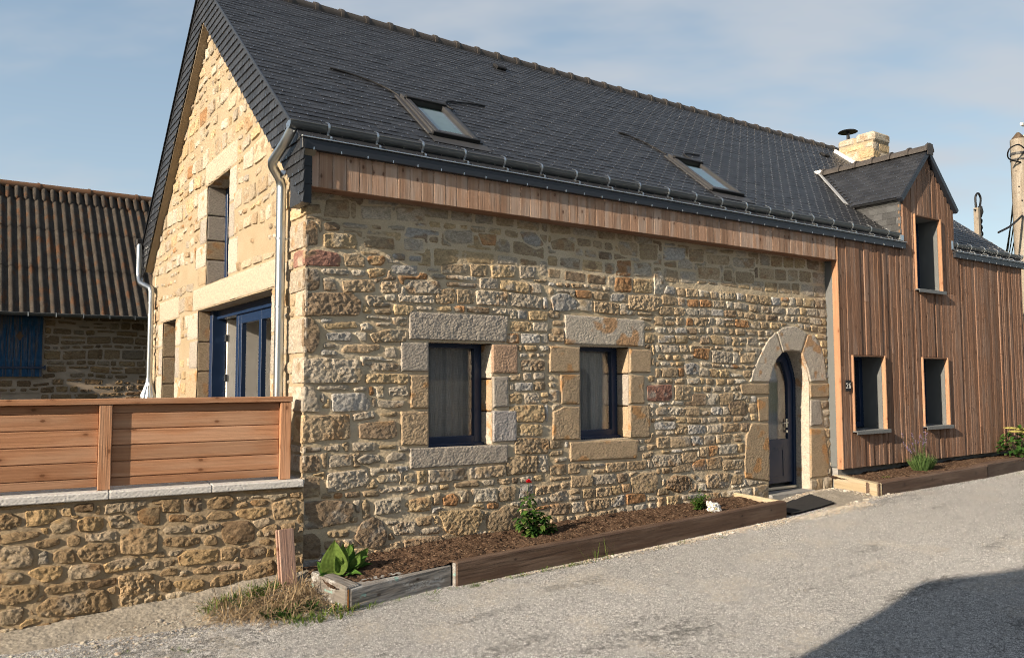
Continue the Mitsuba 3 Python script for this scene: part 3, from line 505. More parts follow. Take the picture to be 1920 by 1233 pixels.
LOW_STONES = [("n",[-1.532,0.117,-1.462,0.128,-1.282,0.117,-1.248,0.025,-1.258,-0.12,-1.32,-0.156,-1.508,-0.126]),("n",[-1.537,0.498,-1.346,0.505,-1.245,0.492,-1.24,0.299,-1.394,0.29,-1.519,0.308]),("g",[-2.385,0.442,-2.195,0.432,-2.156,0.346,-2.166,0.264,-2.38,0.274]),("n",[-2.124,-0.068,-2.053,0.001,-1.634,0.024,-1.579,-0.107,-1.603,-0.152,-2.097,-0.135]),("o",[-2.043,0.613,-1.973,0.631,-1.893,0.62,-1.887,0.553,-2.002,0.505,-2.038,0.529]),("o",[-1.855,0.607,-1.788,0.63,-1.667,0.615,-1.661,0.538,-1.69,0.512,-1.836,0.52]),("n",[-1.403,0.657,-1.235,0.674,-1.231,0.525,-1.337,0.529,-1.401,0.579]),("o",[-1.632,0.617,-1.519,0.632,-1.437,0.572,-1.472,0.521,-1.604,0.523]),("n",[-2.375,0.124,-2.113,0.119,-2.103,0.054,-2.142,0.013,-2.292,-0.013,-2.371,0.006]),("g",[-1.915,0.208,-1.878,0.246,-1.683,0.239,-1.668,0.17,-1.723,0.139,-1.9,0.136]),("o",[-1.648,0.225,-1.553,0.254,-1.385,0.27,-1.356,0.213,-1.418,0.171,-1.638,0.162]),("o",[-2.189,0.229,-2.117,0.258,-1.962,0.25,-1.943,0.183,-1.992,0.151,-2.081,0.134,-2.156,0.189]),("n",[-2.378,0.233,-2.285,0.24,-2.22,0.215,-2.227,0.161,-2.329,0.145,-2.376,0.16]),("n",[-2.072,0.082,-1.974,0.107,-1.79,0.109,-1.781,0.07,-1.856,0.042,-2.046,0.042]),("d",[-1.76,0.091,-1.679,0.105,-1.545,0.104,-1.553,0.066,-1.652,0.054,-1.75,0.043]),("g",[-2.369,-0.057,-2.212,-0.037,-2.213,-0.133,-2.287,-0.177,-2.365,-0.166]),("n",[-2.213,-0.269,-2.195,-0.217,-2.031,-0.186,-1.964,-0.233,-1.979,-0.277,-2.125,-0.282]),("d",[-1.957,-0.206,-1.883,-0.17,-1.782,-0.174,-1.747,-0.231,-1.881,-0.235,-1.948,-0.23]),("o",[-1.74,-0.19,-1.542,-0.16,-1.533,-0.19,-1.628,-0.215,-1.722,-0.211]),("g",[-1.392,-0.18,-1.215,-0.175,-1.213,-0.234,-1.381,-0.24]),("n",[-2.148,0.456,-1.985,0.477,-1.971,0.438,-2.041,0.417,-2.138,0.413]),("n",[-1.919,0.48,-1.869,0.49,-1.83,0.472,-1.828,0.406,-1.916,0.4]),("n",[-1.852,0.351,-1.782,0.406,-1.557,0.398,-1.554,0.302,-1.709,0.261,-1.812,0.276]),("n",[-2.019,0.359,-1.966,0.382,-1.882,0.373,-1.854,0.276,-1.929,0.266,-2.016,0.289]),("b",[-2.121,0.37,-2.056,0.382,-2.049,0.269,-2.118,0.272]),("d",[-1.875,0.732,-1.74,0.741,-1.738,0.674,-1.874,0.675]),("n",[-2.393,0.689,-2.331,0.702,-2.242,0.649,-2.256,0.585,-2.39,0.579]),("n",[-2.388,0.533,-2.271,0.55,-2.109,0.531,-2.125,0.509,-2.308,0.471,-2.386,0.46]),("d",[-0.724,0.492,-0.651,0.498,-0.487,0.48,-0.44,0.412,-0.447,0.315,-0.607,0.301,-0.7,0.319,-0.722,0.396]),("n",[-0.288,0.631,-0.194,0.658,-0.064,0.645,-0.053,0.509,-0.269,0.483]),("o",[-1.079,0.241,-1.003,0.274,-0.751,0.261,-0.749,0.166,-0.844,0.155,-1.069,0.159]),("n",[-0.536,0.009,-0.48,0.087,-0.272,0.119,-0.261,-0.006,-0.395,-0.05,-0.532,-0.029]),("n",[-0.851,0.681,-0.784,0.73,-0.656,0.725,-0.621,0.689,-0.654,0.62,-0.846,0.622]),("d",[-1.043,0.728,-0.895,0.725,-0.889,0.605,-1.037,0.612]),("o",[-0.604,0.578,-0.531,0.598,-0.322,0.59,-0.321,0.539,-0.488,0.501,-0.595,0.548]),("n",[-1.314,0.67,-1.126,0.676,-1.101,0.56,-1.199,0.532,-1.311,0.534]),("n",[-1.207,0.375,-1.158,0.403,-0.912,0.384,-0.895,0.337,-1.019,0.317,-1.194,0.334]),("g",[-1.205,0.488,-1.023,0.497,-1.002,0.446,-1.181,0.43]),("g",[-0.976,0.46,-0.883,0.489,-0.756,0.49,-0.743,0.456,-0.881,0.418,-0.967,0.426]),("n",[-0.727,0.263,-0.606,0.268,-0.573,0.231,-0.661,0.156,-0.718,0.171]),("d",[-0.569,0.23,-0.458,0.261,-0.358,0.252,-0.345,0.191,-0.481,0.154,-0.556,0.17]),("n",[-0.953,0.106,-0.844,0.131,-0.764,0.114,-0.779,0.07,-0.944,0.072]),("m",[-0.744,0.116,-0.555,0.12,-0.546,0.077,-0.74,0.074]),("o",[-1.112,0.019,-0.997,0.03,-0.873,0.011,-0.848,-0.037,-0.995,-0.06,-1.103,-0.014]),("n",[-0.825,-0.04,-0.763,0.027,-0.602,0.033,-0.601,-0.034,-0.721,-0.061]),("n",[-1.219,0.112,-1.152,0.144,-1.076,0.136,-1.083,0.096,-1.203,0.078]),("n",[-1.225,0.04,-1.127,0.033,-1.125,-0.044,-1.178,-0.061,-1.216,-0.025]),("n",[-0.864,0.343,-0.818,0.396,-0.77,0.383,-0.752,0.307,-0.855,0.309]),("n",[-0.369,0.423,-0.243,0.446,-0.241,0.352,-0.36,0.337]),("n",[-0.217,0.435,-0.079,0.441,-0.078,0.371,-0.207,0.379]),("n",[-1.039,0.539,-0.963,0.582,-0.884,0.567,-0.876,0.533,-0.946,0.511]),("n",[-0.86,0.54,-0.806,0.594,-0.645,0.581,-0.628,0.53,-0.804,0.519]),("n",[-0.932,-0.125,-0.8,-0.084,-0.576,-0.078,-0.599,-0.134,-0.838,-0.147]),("n",[-0.597,0.649,-0.507,0.664,-0.502,0.613,-0.596,0.611]),("n",[-0.482,0.662,-0.365,0.666,-0.297,0.644,-0.364,0.619,-0.465,0.622])]
# ------------------------------------------------------------------ terrain
def zr(x):
    return np.interp(x, [-60, -4, 0, 1.25, 3.5, 6.2, 8.1, 12.6, 30, 300], [-0.9, -0.34, -0.19, -0.15, -0.10, -0.02, 0.09, 0.12, 0.2, 0.3])
xs = np.unique(np.r_[np.linspace(-300, -14, 30), np.linspace(-14, 24, 96), np.linspace(24, 400, 30)])
ys = np.unique(np.r_[np.linspace(-300, -12, 30), np.linspace(-12, 16, 57), np.linspace(16, 400, 30)])
v, f = grid(xs, ys, lambda X, Y: zr(X) - 0.05)
put(None, 'ground', MB().add(v, f), 'm_field', True, kind='structure', label='grass and earth around the houses')
def road_z(X, Y):
    z = zr(X) + 0.006 * (meshkit.fbm(np.stack([X * 1.3, Y * 1.3, 0 * X], -1), 3, 3) - 0.5)
    return z + 0.004 * (meshkit.noise(np.stack([X * 14, Y * 14, 0 * X], -1), 5) - 0.5) + 0.0012 * (meshkit.noise(np.stack([X * 39, Y * 39, 0 * X], -1), 6) - 0.5)
v, f = grid(np.unique(np.r_[np.linspace(-30, -3.2, 30), np.arange(-3.2, 6, 0.02), np.arange(6, 16, 0.045), np.linspace(16, 60, 30)]), np.unique(np.r_[np.linspace(-16, -5.4, 20), np.arange(-5.4, -0.02, 0.022), -0.02]), road_z)
put(None, 'road', MB().add(v, f), 'm_road', True, kind='structure', label='pale gravel chip road in front of the house')
v, f = grid(np.linspace(-9, -0.1, 50), np.linspace(0.25, 12.2, 40), lambda X, Y: zr(X) + 0.1 + 0.03 * meshkit.fbm(np.stack([X, Y, 0 * X], -1) * 1.5, 3, 8))
put(None, 'courtyard', MB().add(v, f), 'm_court', True, kind='structure', label='earth courtyard between the house and the barn')
# bank of earth along the foot of the boundary wall
LW0, LWD = np.array([0.0, -0.04]), np.array([-4.0, 0.46]) / math.hypot(4, 0.46)
def bank_z(X, Y):
    wy = LW0[1] + np.maximum(-X, 0) * 0.115
    d = np.clip(wy - Y, 0, 2)
    w = 0.72 + 0.22 * (meshkit.noise(np.stack([X * 2.2, 0 * X, 0 * X], -1), 2) - 0.5)
    top = np.interp(X, [-4, -2.4, -1.2, -0.3, 0.15, 0.5], [0.10, 0.06, 0.12, 0.19, 0.2, 0.16])
    r = 0.030 * (meshkit.fbm(np.stack([X * 6, Y * 6, 0 * X], -1), 3, 4) - 0.5)
    return zr(X) - 0.03 + (top + 0.03 + r) * np.clip(1 - d / w, 0, 1) ** 1.3
v, f = grid(np.arange(-5, 0.3, 0.03), np.arange(-1.0, 0.62, 0.03), bank_z)
put(None, 'verge', MB().add(v, f), 'm_dirt', True, kind='structure', label='dry earth verge at the foot of the boundary wall')
# sand and rubble in front of the arched door
def apron_z(X, Y):
    d = np.hypot((X - 7.55) / 1.05, (Y + 0.35) / 0.62)
    return zr(X) - 0.02 + 0.085 * np.clip(1.15 - d, 0, 1) + 0.03 * (meshkit.fbm(np.stack([X * 9, Y * 9, 0 * X], -1), 3, 4) - 0.5) * np.clip(1.3 - d, 0, 1)
v, f = grid(np.arange(6.3, 8.75, 0.03), np.arange(-1.1, 0.06, 0.03), apron_z)
put(None, 'sand_apron', MB().add(v, f), 'm_dirt', True, kind='structure', label='sandy rubble ground before the arched door')

# ------------------------------------------------------------------ the house
HOUSE = thing('stone_house', 'long stone house with slate roof and larch clad end', 'house')
PITCH, ZE, YE, YR, YB, XR = 0.81, 4.0, -0.27, 3.73, 7.46, 14.5
def roof_z(y): return ZE + PITCH * (np.minimum(y, 2 * YR - y) - YE)
front = Wall([0, 0, 0], [1, 0, 0], [0, -1, 0])
W1, W2 = sbox(1.335, 1.035, 2.122, 2.15), sbox(3.372, 1.03, 4.15, 2.152)
DOOR = Polygon(np.array(DOOR_OUTLINE).reshape(-1, 2)).union(sbox(6.80, -0.2, 7.775, 0.2))
fixed, polys = [], []
rng = np.random.default_rng(4)
for t, g in quads_of(DRESSED):
    polys.append((g.buffer(-0.004, join_style='mitre'), t, 0.020, 0.008, 0.015, True)); fixed.append(g)
CORNER = []
for t, g in quads_of(FACADE_STONES):
    flush = t.endswith('F'); t = t[0]
    if g.bounds[0] < 0.02:
        c = np.array(g.exterior.coords); c[:, 0] = np.where(c[:, 0] < 0.02, -0.018, c[:, 0]); g = Polygon(c)
        CORNER.append((t, g.bounds[1], g.bounds[3]))
    g = g.buffer(-0.012).buffer(0.012)
    sz = g.area ** 0.5
    polys.append((g, t, 0.008 if flush else 0.010 + 0.036 * sz, (0.008 if flush else 0.010 + 0.022 * sz), 0.012, False)); fixed.append(g)
region = sbox(-0.004, -0.25, 8.30, 3.62)
openings = shapely.union_all([W1, W2, DOOR])
avail = region.difference(shapely.union_all([g.buffer(0.010) for g in fixed])).difference(openings.buffer(0.02))
gen = []
for part, hs, lens, sd, sp in ((sbox(-0.01, -0.25, 2.9, 2.93), (0.09, 0.12, 0.15, 0.18, 0.22), (1.2, 2.8), 11, 0.16), (sbox(2.9, -0.25, 4.6, 2.9), (0.08, 0.1, 0.12, 0.15), (1.2, 2.8), 12, 0.2),
                               (sbox(4.6, 0.55, 8.3, 3.0), (0.095, 0.11, 0.13, 0.15), (1.1, 2.6), 13, 0.12), (sbox(4.6, -0.25, 8.3, 0.55), (0.13, 0.18, 0.24), (1.2, 2.4), 14, 0.1),
                               (sbox(-0.01, 2.93, 2.9, 3.62), (0.12, 0.16, 0.2), (1.2, 2.4), 15, 0.1), (sbox(2.9, 2.9, 4.6, 3.62), (0.12, 0.16, 0.2), (1.2, 2.4), 16, 0.1), (sbox(4.6, 3.0, 8.3, 3.62), (0.15, 0.18, 0.21), (1.1, 2.0), 17, 0.05)):
    b = part.bounds
    for g in fit(courses(b[0], b[2], b[1], b[3], hs, lens, sd, sp), avail.intersection(part.buffer(-0.004)), 0.017 if b[1] < 2.8 else 0.030, 0.012):
        gen.append((g, b[1] > 2.85 or g.centroid.y > 3.0))
for (g, flush), t in zip(gen, tones(rng, len(gen), 'gggggwwboonnnnnnnrdo')):
    if flush: t = {'w': 'g', 'r': 'n'}.get(t, t)
    sz = g.area ** 0.5
    if g.bounds[0] < 0.04 : CORNER.append((t, g.bounds[1], g.bounds[3]))
    polys.append((g, t, 0.006 if flush else 0.009 + 0.036 * sz + rng.uniform(0, 0.006), 0.006 if flush else 0.010 + 0.022 * sz, 0.012 if g.centroid.x < 4 else 0.016, False))
fw = put(HOUSE, 'front_wall', MB().add(*front.map(*sheet(region.difference(openings), 0.02, 0.010, 3.3))), 'm_mortar', True, label='rough stone front wall in warm grey and ochre')
lay(front, fw, polys, 'm_stone', limit=300)

# gable end
side = Wall([0, 0, 0], [0, 1, 0], [-1, 0, 0])
def gy(apex): return Polygon([(-0.004, -0.25), (YB, -0.25), (YB, apex - PITCH * YR), (YR, apex), (-0.004, apex - PITCH * YR)])
G1, G2, G3 = sbox(0.985, -0.2, 4.18, 2.72), sbox(2.69, 3.035, 3.80, 4.385), sbox(5.55, 0.8, 6.50, 2.70)
gopen = shapely.union_all([G1, G2, G3])
gregion = gy(6.95).difference(gopen)
gd = [('q', sbox(0.62, 2.725, 4.47, 3.03)), ('q', sbox(2.36, 4.39, 3.88, 4.69)), ('q', sbox(5.36, 2.705, 6.76, 3.035)),
      ('w', sbox(4.185, 2.33, 4.75, 2.70)), ('g', sbox(4.185, 1.92, 4.60, 2.31)), ('o', sbox(4.185, 1.45, 4.80, 1.90)), ('w', sbox(4.185, 1.0, 4.62, 1.43)),
      ('w', sbox(0.60, 2.25, 0.975, 2.70)), ('g', sbox(0.66, 1.8, 0.975, 2.23)), ('w', sbox(0.55, 1.3, 0.975, 1.78)),
      ('w', sbox(3.81, 3.98, 4.30, 4.37)), ('g', sbox(3.81, 3.62, 4.12, 3.96)), ('w', sbox(3.81, 3.30, 4.35, 3.60)), ('o', sbox(3.81, 3.05, 4.15, 3.28)), ('w', sbox(2.38, 3.95, 2.68, 4.37)), ('g', sbox(2.46, 3.5, 2.68, 3.93)), ('w', sbox(2.30, 3.05, 2.68, 3.48)),
      ('w', sbox(6.51, 2.30, 6.85, 2.68)), ('g', sbox(6.51, 1.85, 6.75, 2.28)), ('w', sbox(6.51, 1.4, 6.9, 1.83)), ('w', sbox(5.20, 2.28, 5.54, 2.68)), ('g', sbox(5.28, 1.8, 5.54, 2.26)), ('w', sbox(5.15, 1.35, 5.54, 1.78))]
gp, gfix = [], []
for t, g in gd:
    tt = 'm' if t == 'q' else t
    gp.append((g.buffer(-0.004, join_style='mitre'), t, 0.012, 0.004, 0.05, True)); gfix.append(g)
CORNER.sort(key=lambda c: c[1]); last = -1
for i, (t, a, b) in enumerate(CORNER):
    if a < last - 0.02: continue
    last = b
    g = sbox(-0.016, a, (0.24, 0.42, 0.30, 0.5)[i % 4], b).buffer(-0.01).buffer(0.01)
    gp.append((g, {'d': 'g', 'n': 'o', 'g': 'w'}.get(t, t), 0.014, 0.010, 0.016, False)); gfix.append(g)
gav = gregion.difference(shapely.union_all([g.buffer(0.016) for g in gfix])).difference(gopen.buffer(0.02))
gen = fit(courses(-0.01, YB, 0.3, 7.0, (0.09, 0.12, 0.15, 0.19, 0.24), (0.9, 2.2), 31, 0.2, 0.045), gav, 0.05, 0.028, 0.004, 0.02)
for g, t in zip(gen, tones(rng, len(gen), 'ggoqnqgnowrqgonq')):
    gp.append((g, t, 0.011 + rng.uniform(-0.003, 0.010), 0.010 + rng.uniform(0, 0.008), 0.022, False))
gw = put(HOUSE, 'gable_wall', MB().add(*side.map(*sheet(gregion, 0.045, 0.016, 7.7, f=5.0))), 'm_mortar_gable', True, label='gable wall flush pointed in pale sandy mortar')
lay(side, gw, gp, 'm_stone', limit=300)

# the rest of the shell (closes the rooms)
mb = MB()
bx(mb, 0.0, XR - 0.1, YB - 0.3, YB, -0.3, 3.95); bx(mb, XR - 0.4, XR - 0.1, 0.02, YB - 0.3, -0.3, 4.2)
mb.add(np.array([[XR - 0.1, 0, 4.2], [XR - 0.1, YB, 4.2], [XR - 0.1, YR, 7.15]]), np.array([[0, 1, 2]]))
put(HOUSE, 'rear_wall', mb, 'm_mortar')
mb = MB()
bx(mb, 0.32, XR - 0.4, 0.45, YB - 0.3, 2.86, 2.98); bx(mb, 0.32, XR - 0.4, 0.24, YB - 0.3, -0.05, 0.1)
bx(mb, 8.1, 8.2, 0.45, YB - 0.3, 0.1, 2.86)
put(HOUSE, 'floor_slab', mb, 'm_room')


def quoin_reveal(name, x0, x1, y0, y1, z0, z1, hs, face, seed):
    """dressed blocks lining the side of an opening, joints between"""
    r = np.random.default_rng(seed); z = z0
    while z < z1 - 0.02:
        h = min(r.uniform(*hs), z1 - z)
        if z1 - (z + h) < 0.12: h = z1 - z
        i = r.integers(1, 900)
        mb = MB(); v, f, _ = slab([x0, y0, z + 0.006], [x1 - x0, 0, 0], [0, y1 - y0, 0], [0, 0, h - 0.012], cham=0.012)
        mb.add(v, f, (i + 0.5, TONES.index(r.choice(list('gon' if face == 'gable' else 'wgo'))) + 0.5))  # gable reveals take a darker tone mix: their shade put into the stone colour
        put(name, 'jamb_stone', mb, 'm_granite'); z += h


def window(parent, x0, x1, z0, z1, y, fr=0.095, sill=True, curtain=True, name='window'):
    w = put(parent, name, frame_ring(x0, x1, z0, z1, y, fr), 'm_blue')
    g = MB()
    for yg in (y + 0.03, y + 0.046): g.add(np.array([[x0 + fr, yg, z0 + fr], [x1 - fr, yg, z0 + fr], [x1 - fr, yg, z1 - fr], [x0 + fr, yg, z1 - fr]]), np.array([[0, 1, 2, 3]]))
    put(w, 'pane', g, 'm_glass')
    if sill:
        mb = MB(); bx(mb, x0 - 0.005, x1 + 0.02, y - 0.045, y + 0.01, z0 - 0.015, z0 + 0.02, cham=0.006); put(w, 'sill', mb, 'm_blue')
    if curtain:
        n = 90; xx = np.linspace(x0 - 0.05, x1 + 0.05, n); yy = y + 0.13 + 0.016 * np.sin(xx * 42 + 1.3 * np.sin(xx * 9)) + 0.006 * np.sin(xx * 97)
        V = np.vstack([np.c_[xx, yy, np.full(n, z0 - 0.1)], np.c_[xx, yy, np.full(n, z1 + 0.1)]]); j = np.arange(n - 1)
        put(w, 'curtain', MB().add(V, np.c_[j, j + 1, j + 1 + n, j + n]), 'm_curtain', True, label='grey sheer curtain')
    return w


def frame_ring(x0, x1, z0, z1, y, fr, d=0.07):
    mb = MB()
    bx(mb, x0, x0 + fr, y, y + d, z0, z1, 2, 0.005); bx(mb, x1 - fr, x1, y, y + d, z0, z1, 2, 0.005)
    bx(mb, x0 + fr, x1 - fr, y + 0.001, y + d, z0, z0 + fr, 0, 0.005); bx(mb, x0 + fr, x1 - fr, y + 0.001, y + d, z1 - fr * 0.75, z1, 0, 0.005)
    bx(mb, x0 + fr - 0.012, x0 + fr, y + 0.015, y + d, z0 + fr, z1 - fr * 0.75, 2); bx(mb, x1 - fr, x1 - fr + 0.012, y + 0.015, y + d, z0 + fr, z1 - fr * 0.75, 2)
    return mb

for (a, b, c, d) in (W1.bounds, W2.bounds):
    # reveals: left and right jambs, head, stone ledge
    quoin_reveal(fw, a - 0.12, a, 0.006, 0.24, b, d, (0.3, 0.42), 'lit', int(a * 100)); quoin_reveal(fw, c, c + 0.12, 0.006, 0.24, b, d, (0.3, 0.42), 'lit', int(c * 100))
    mb = MB(); bx(mb, a - 0.1, c + 0.1, 0.008, 0.24, d, d + 0.2, cham=0.01); put(fw, 'lintel_underside', mb, 'm_granite')
    mb = MB(); bx(mb, a - 0.1, c + 0.1, 0.004, 0.24, b - 0.18, b, cham=0.012); put(fw, 'ledge', mb, 'm_granite')
    window(HOUSE, a - 0.02, c - 0.005, b + 0.012, d + 0.02, 0.205)
    mb = MB(); bx(mb, a - 0.3, c + 0.3, 0.26, 0.30, d + 0.02, d + 0.5); bx(mb, a - 0.3, a - 0.02, 0.26, 0.3, b - 0.3, d + 0.5); bx(mb, c + 0.0, c + 0.3, 0.26, 0.3, b - 0.3, d + 0.5); put(HOUSE, 'wall_lining', mb, 'm_room')

# arched door: swept reveal, frame, leaf, pane
arch = np.array(DOOR.exterior.coords); arch = arch[:-1]
co = np.array(DOOR_OUTLINE).reshape(-1, 2)
path = curve(co[1:10], 6); path = np.vstack([[co[0][0], 0.1], path, [7.765, 0.1]])
n = len(path); V = np.vstack([np.c_[path[:, 0], np.full(n, 0.004), path[:, 1]], np.c_[path[:, 0], np.full(n, 0.30), path[:, 1]]]); j = np.arange(n - 1)
mbv = MB(); mbv.add(V, np.c_[j, j + n, j + 1 + n, j + 1], (5.5, 1.5)); put(fw, 'door_reveal', mbv, 'm_granite', False, label='smooth sandy reveal of the arched doorway')
outer = Polygon(path).buffer(0.01)
def extr(poly, y0, y1):
    m = trimesh.creation.extrude_polygon(poly, y1 - y0, engine='earcut')
    v = m.vertices; return np.c_[v[:, 0], y0 + v[:, 2], v[:, 1]], m.faces[:, ::-1]
ZT = 0.16
out2 = Polygon(path).intersection(sbox(6, ZT, 9, 3))
fr = out2.difference(out2.buffer(-0.06).union(sbox(6.87, ZT - 0.1, 7.70, ZT + 0.3)))
leafp = out2.buffer(-0.06)
DR = put(HOUSE, 'door', MB().add(*extr(fr, 0.235, 0.32)), 'm_blue', label='navy arched front door with tall glass')
glassp = out2.buffer(-0.165).intersection(sbox(6, 0.86, 9, 3))
leaf_solid = leafp.difference(glassp)
mb = MB().add(*extr(leaf_solid, 0.255, 0.305)); put(DR, 'leaf', mb, 'm_blue')
pl = sbox(7.06, 0.30, 7.50, 0.72); mb = MB().add(*extr(pl.difference(pl.buffer(-0.02)), 0.247, 0.256)); put(DR, 'panel', mb, 'm_blue')
gc = np.array(glassp.exterior.coords)[:-1]; cc = gc.mean(0)
put(DR, 'pane', MB().add(np.vstack([np.c_[gc[:, 0], np.full(len(gc), 0.28), gc[:, 1]], [[cc[0], 0.28, cc[1]]]]), np.array([[len(gc), i, (i + 1) % len(gc)] for i in range(len(gc))])), 'm_glass')
mb = MB(); bx(mb, 6.82, 7.76, 0.20, 0.31, ZT - 0.03, ZT + 0.012, cham=0.004); put(DR, 'threshold', mb, 'm_zinc')
mb = MB(); bx(mb, 6.80, 7.80, -0.06, 0.21, -0.1, ZT - 0.04, cham=0.008); put(DR, 'step', mb, 'm_concrete')
mb = MB(); mb.add(*tube(bend([(7.59, 0.26, 1.10), (7.59, 0.215, 1.10), (7.46, 0.215, 1.095)], 0.02), 0.009)); bx(mb, 7.575, 7.605, 0.25, 0.256, 1.03, 1.16); mb.add(*tube([(7.59, 0.257, 0.97), (7.59, 0.247, 0.97)], 0.022, 12)); put(DR, 'handle', mb, 'm_zinc', 30)
mb = MB(); mb.add(np.array([[6.6, 0.42, 0.1], [8.0, 0.42, 0.1], [8.0, 0.42, 2.4], [6.6, 0.42, 2.4]]), np.array([[0, 1, 2, 3]])); put(DR, 'curtain', mb, 'm_curtain', label='grey voile behind the door glass')
mb = MB(); bx(mb, 6.5, 6.79, 0.31, 0.34, 0, 2.6); bx(mb, 7.82, 8.2, 0.31, 0.34, 0, 2.6); bx(mb, 6.5, 8.2, 0.31, 0.34, 2.18, 2.6); put(HOUSE, 'wall_lining', mb, 'm_room')

# gable openings
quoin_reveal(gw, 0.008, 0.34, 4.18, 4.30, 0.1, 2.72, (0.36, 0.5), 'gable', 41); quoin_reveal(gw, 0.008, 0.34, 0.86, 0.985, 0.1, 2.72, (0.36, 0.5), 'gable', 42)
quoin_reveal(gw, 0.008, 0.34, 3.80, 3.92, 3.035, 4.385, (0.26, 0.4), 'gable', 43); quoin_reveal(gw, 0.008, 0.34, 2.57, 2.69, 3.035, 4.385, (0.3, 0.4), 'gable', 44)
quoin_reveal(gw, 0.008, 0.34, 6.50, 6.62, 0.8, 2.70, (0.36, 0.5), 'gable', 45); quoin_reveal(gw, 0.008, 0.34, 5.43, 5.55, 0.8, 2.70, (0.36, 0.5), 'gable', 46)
for (a, b, c, d) in (G1.bounds, G2.bounds, G3.bounds):
    mb = MB(); v, f, _ = slab([0.006, a - 0.1, d], [0.33, 0, 0], [0, c - a + 0.2, 0], [0, 0, 0.2], cham=0.01); mb.add(v, f, (7.5, 1.5)); put(gw, 'lintel_underside', mb, 'm_granite')
mb = MB(); bx(mb, 0.005, 0.34, 2.6, 3.9, 2.95, 3.035, 1, 0.01); put(gw, 'ledge', mb, 'm_granite')
# large glazed door: frame, open white leaf, closed glazed leaf
GD = MB(); bx(GD, 0.16, 0.34, 4.03, 4.18, 0.1, 2.72, 2, 0.004); bx(GD, 0.22, 0.34, 0.985, 4.03, 2.60, 2.72, 1, 0.004); bx(GD, 0.22, 0.34, 0.985, 1.06, 0.1, 2.60, 2, 0.004)
GD = put(HOUSE, 'terrace_door', GD, 'm_blue', label='navy framed glazed terrace door standing ajar')
mb = MB(); bx(mb, 0.35, 1.22, 3.98, 4.03, 0.12, 2.60, 2, 0.004); put(GD, 'open_leaf', mb, 'm_white', label='open leaf, white inside')
for z in (0.5, 1.75, 2.3):
    mb = MB(); bx(mb, 0.325, 0.352, 3.975, 4.035, z, z + 0.09, 2); put(GD, 'hinge', mb, 'm_zinc')
mb = MB()
for (a, b) in ((3.09, 3.20), (2.95, 3.05), (2.14, 2.24), (1.06, 1.16)): bx(mb, 0.25, 0.31, a, b, 0.12, 2.60, 2, 0.004)
bx(mb, 0.251, 0.309, 1.16, 3.09, 2.48, 2.599, 1, 0.004); bx(mb, 0.251, 0.309, 1.16, 3.09, 0.12, 0.24, 1, 0.004); put(GD, 'glazed_leaf', mb, 'm_blue')
for a, b in ((1.16, 2.14), (2.24, 2.95)):
    put(GD, 'pane', MB().add(np.array([[0.28, a, 0.24], [0.28, b, 0.24], [0.28, b, 2.48], [0.28, a, 2.48]]), np.array([[0, 1, 2, 3]])), 'm_glass')
# upper and small gable windows
GU = MB(); bx(GU, 0.24, 0.31, 3.70, 3.80, 3.035, 4.385, 2, 0.004); bx(GU, 0.24, 0.31, 2.69, 2.77, 3.035, 4.385, 2, 0.004); bx(GU, 0.241, 0.309, 2.77, 3.70, 4.30, 4.384, 1); bx(GU, 0.241, 0.309, 2.77, 3.70, 3.036, 3.12, 1); bx(GU, 0.25, 0.30, 3.18, 3.28, 3.12, 4.30, 2)
GU = put(HOUSE, 'gable_window', GU, 'm_blue', label='tall navy framed window high in the gable')
put(GU, 'pane', MB().add(np.array([[0.275, 2.77, 3.12], [0.275, 3.70, 3.12], [0.275, 3.70, 4.30], [0.275, 2.77, 4.30]]), np.array([[0, 1, 2, 3]])), 'm_glass')
GS = MB(); bx(GS, 0.26, 0.32, 6.41, 6.50, 0.8, 2.70, 2, 0.004); bx(GS, 0.26, 0.32, 5.55, 5.64, 0.8, 2.70, 2, 0.004); bx(GS, 0.261, 0.319, 5.64, 6.41, 2.60, 2.699, 1); bx(GS, 0.261, 0.319, 5.64, 6.41, 0.8, 0.9, 1)
GS = put(HOUSE, 'gable_window', GS, 'm_blue', label='narrow navy window beside the rear downpipe')
put(GS, 'pane', MB().add(np.array([[0.29, 5.64, 0.9], [0.29, 6.41, 0.9], [0.29, 6.41, 2.6], [0.29, 5.64, 2.6]]), np.array([[0, 1, 2, 3]])), 'm_glass')
# ------------------------------------------------------------------ larch cladding
YW = -0.22
EP = MB(); bx(EP, -0.03, 8.26, YW + 0.02, -0.02, 3.575, 3.93); bx(EP, -0.03, 8.26, YW + 0.004, 0.01, 3.562, 3.574)
EP = put(HOUSE, 'eaves_panel', EP, 'm_siding', label='band of upright boards under the eaves')
x = -0.03; r = np.random.default_rng(8)
edges = [-0.03, 0.040]
while edges[-1] < 8.25: edges.append(edges[-1] + 0.1365)
edges[-1] = 8.245
for a, b in zip(edges, edges[1:]):
    mb = MB(); dy = r.uniform(0, 0.004)
    bx(mb, a + 0.002, b - 0.002, YW - dy, YW + 0.019, 3.560 + r.uniform(-0.002, 0.002), 3.93, 2, 0.003)
    put(EP, 'board', mb, 'm_over')

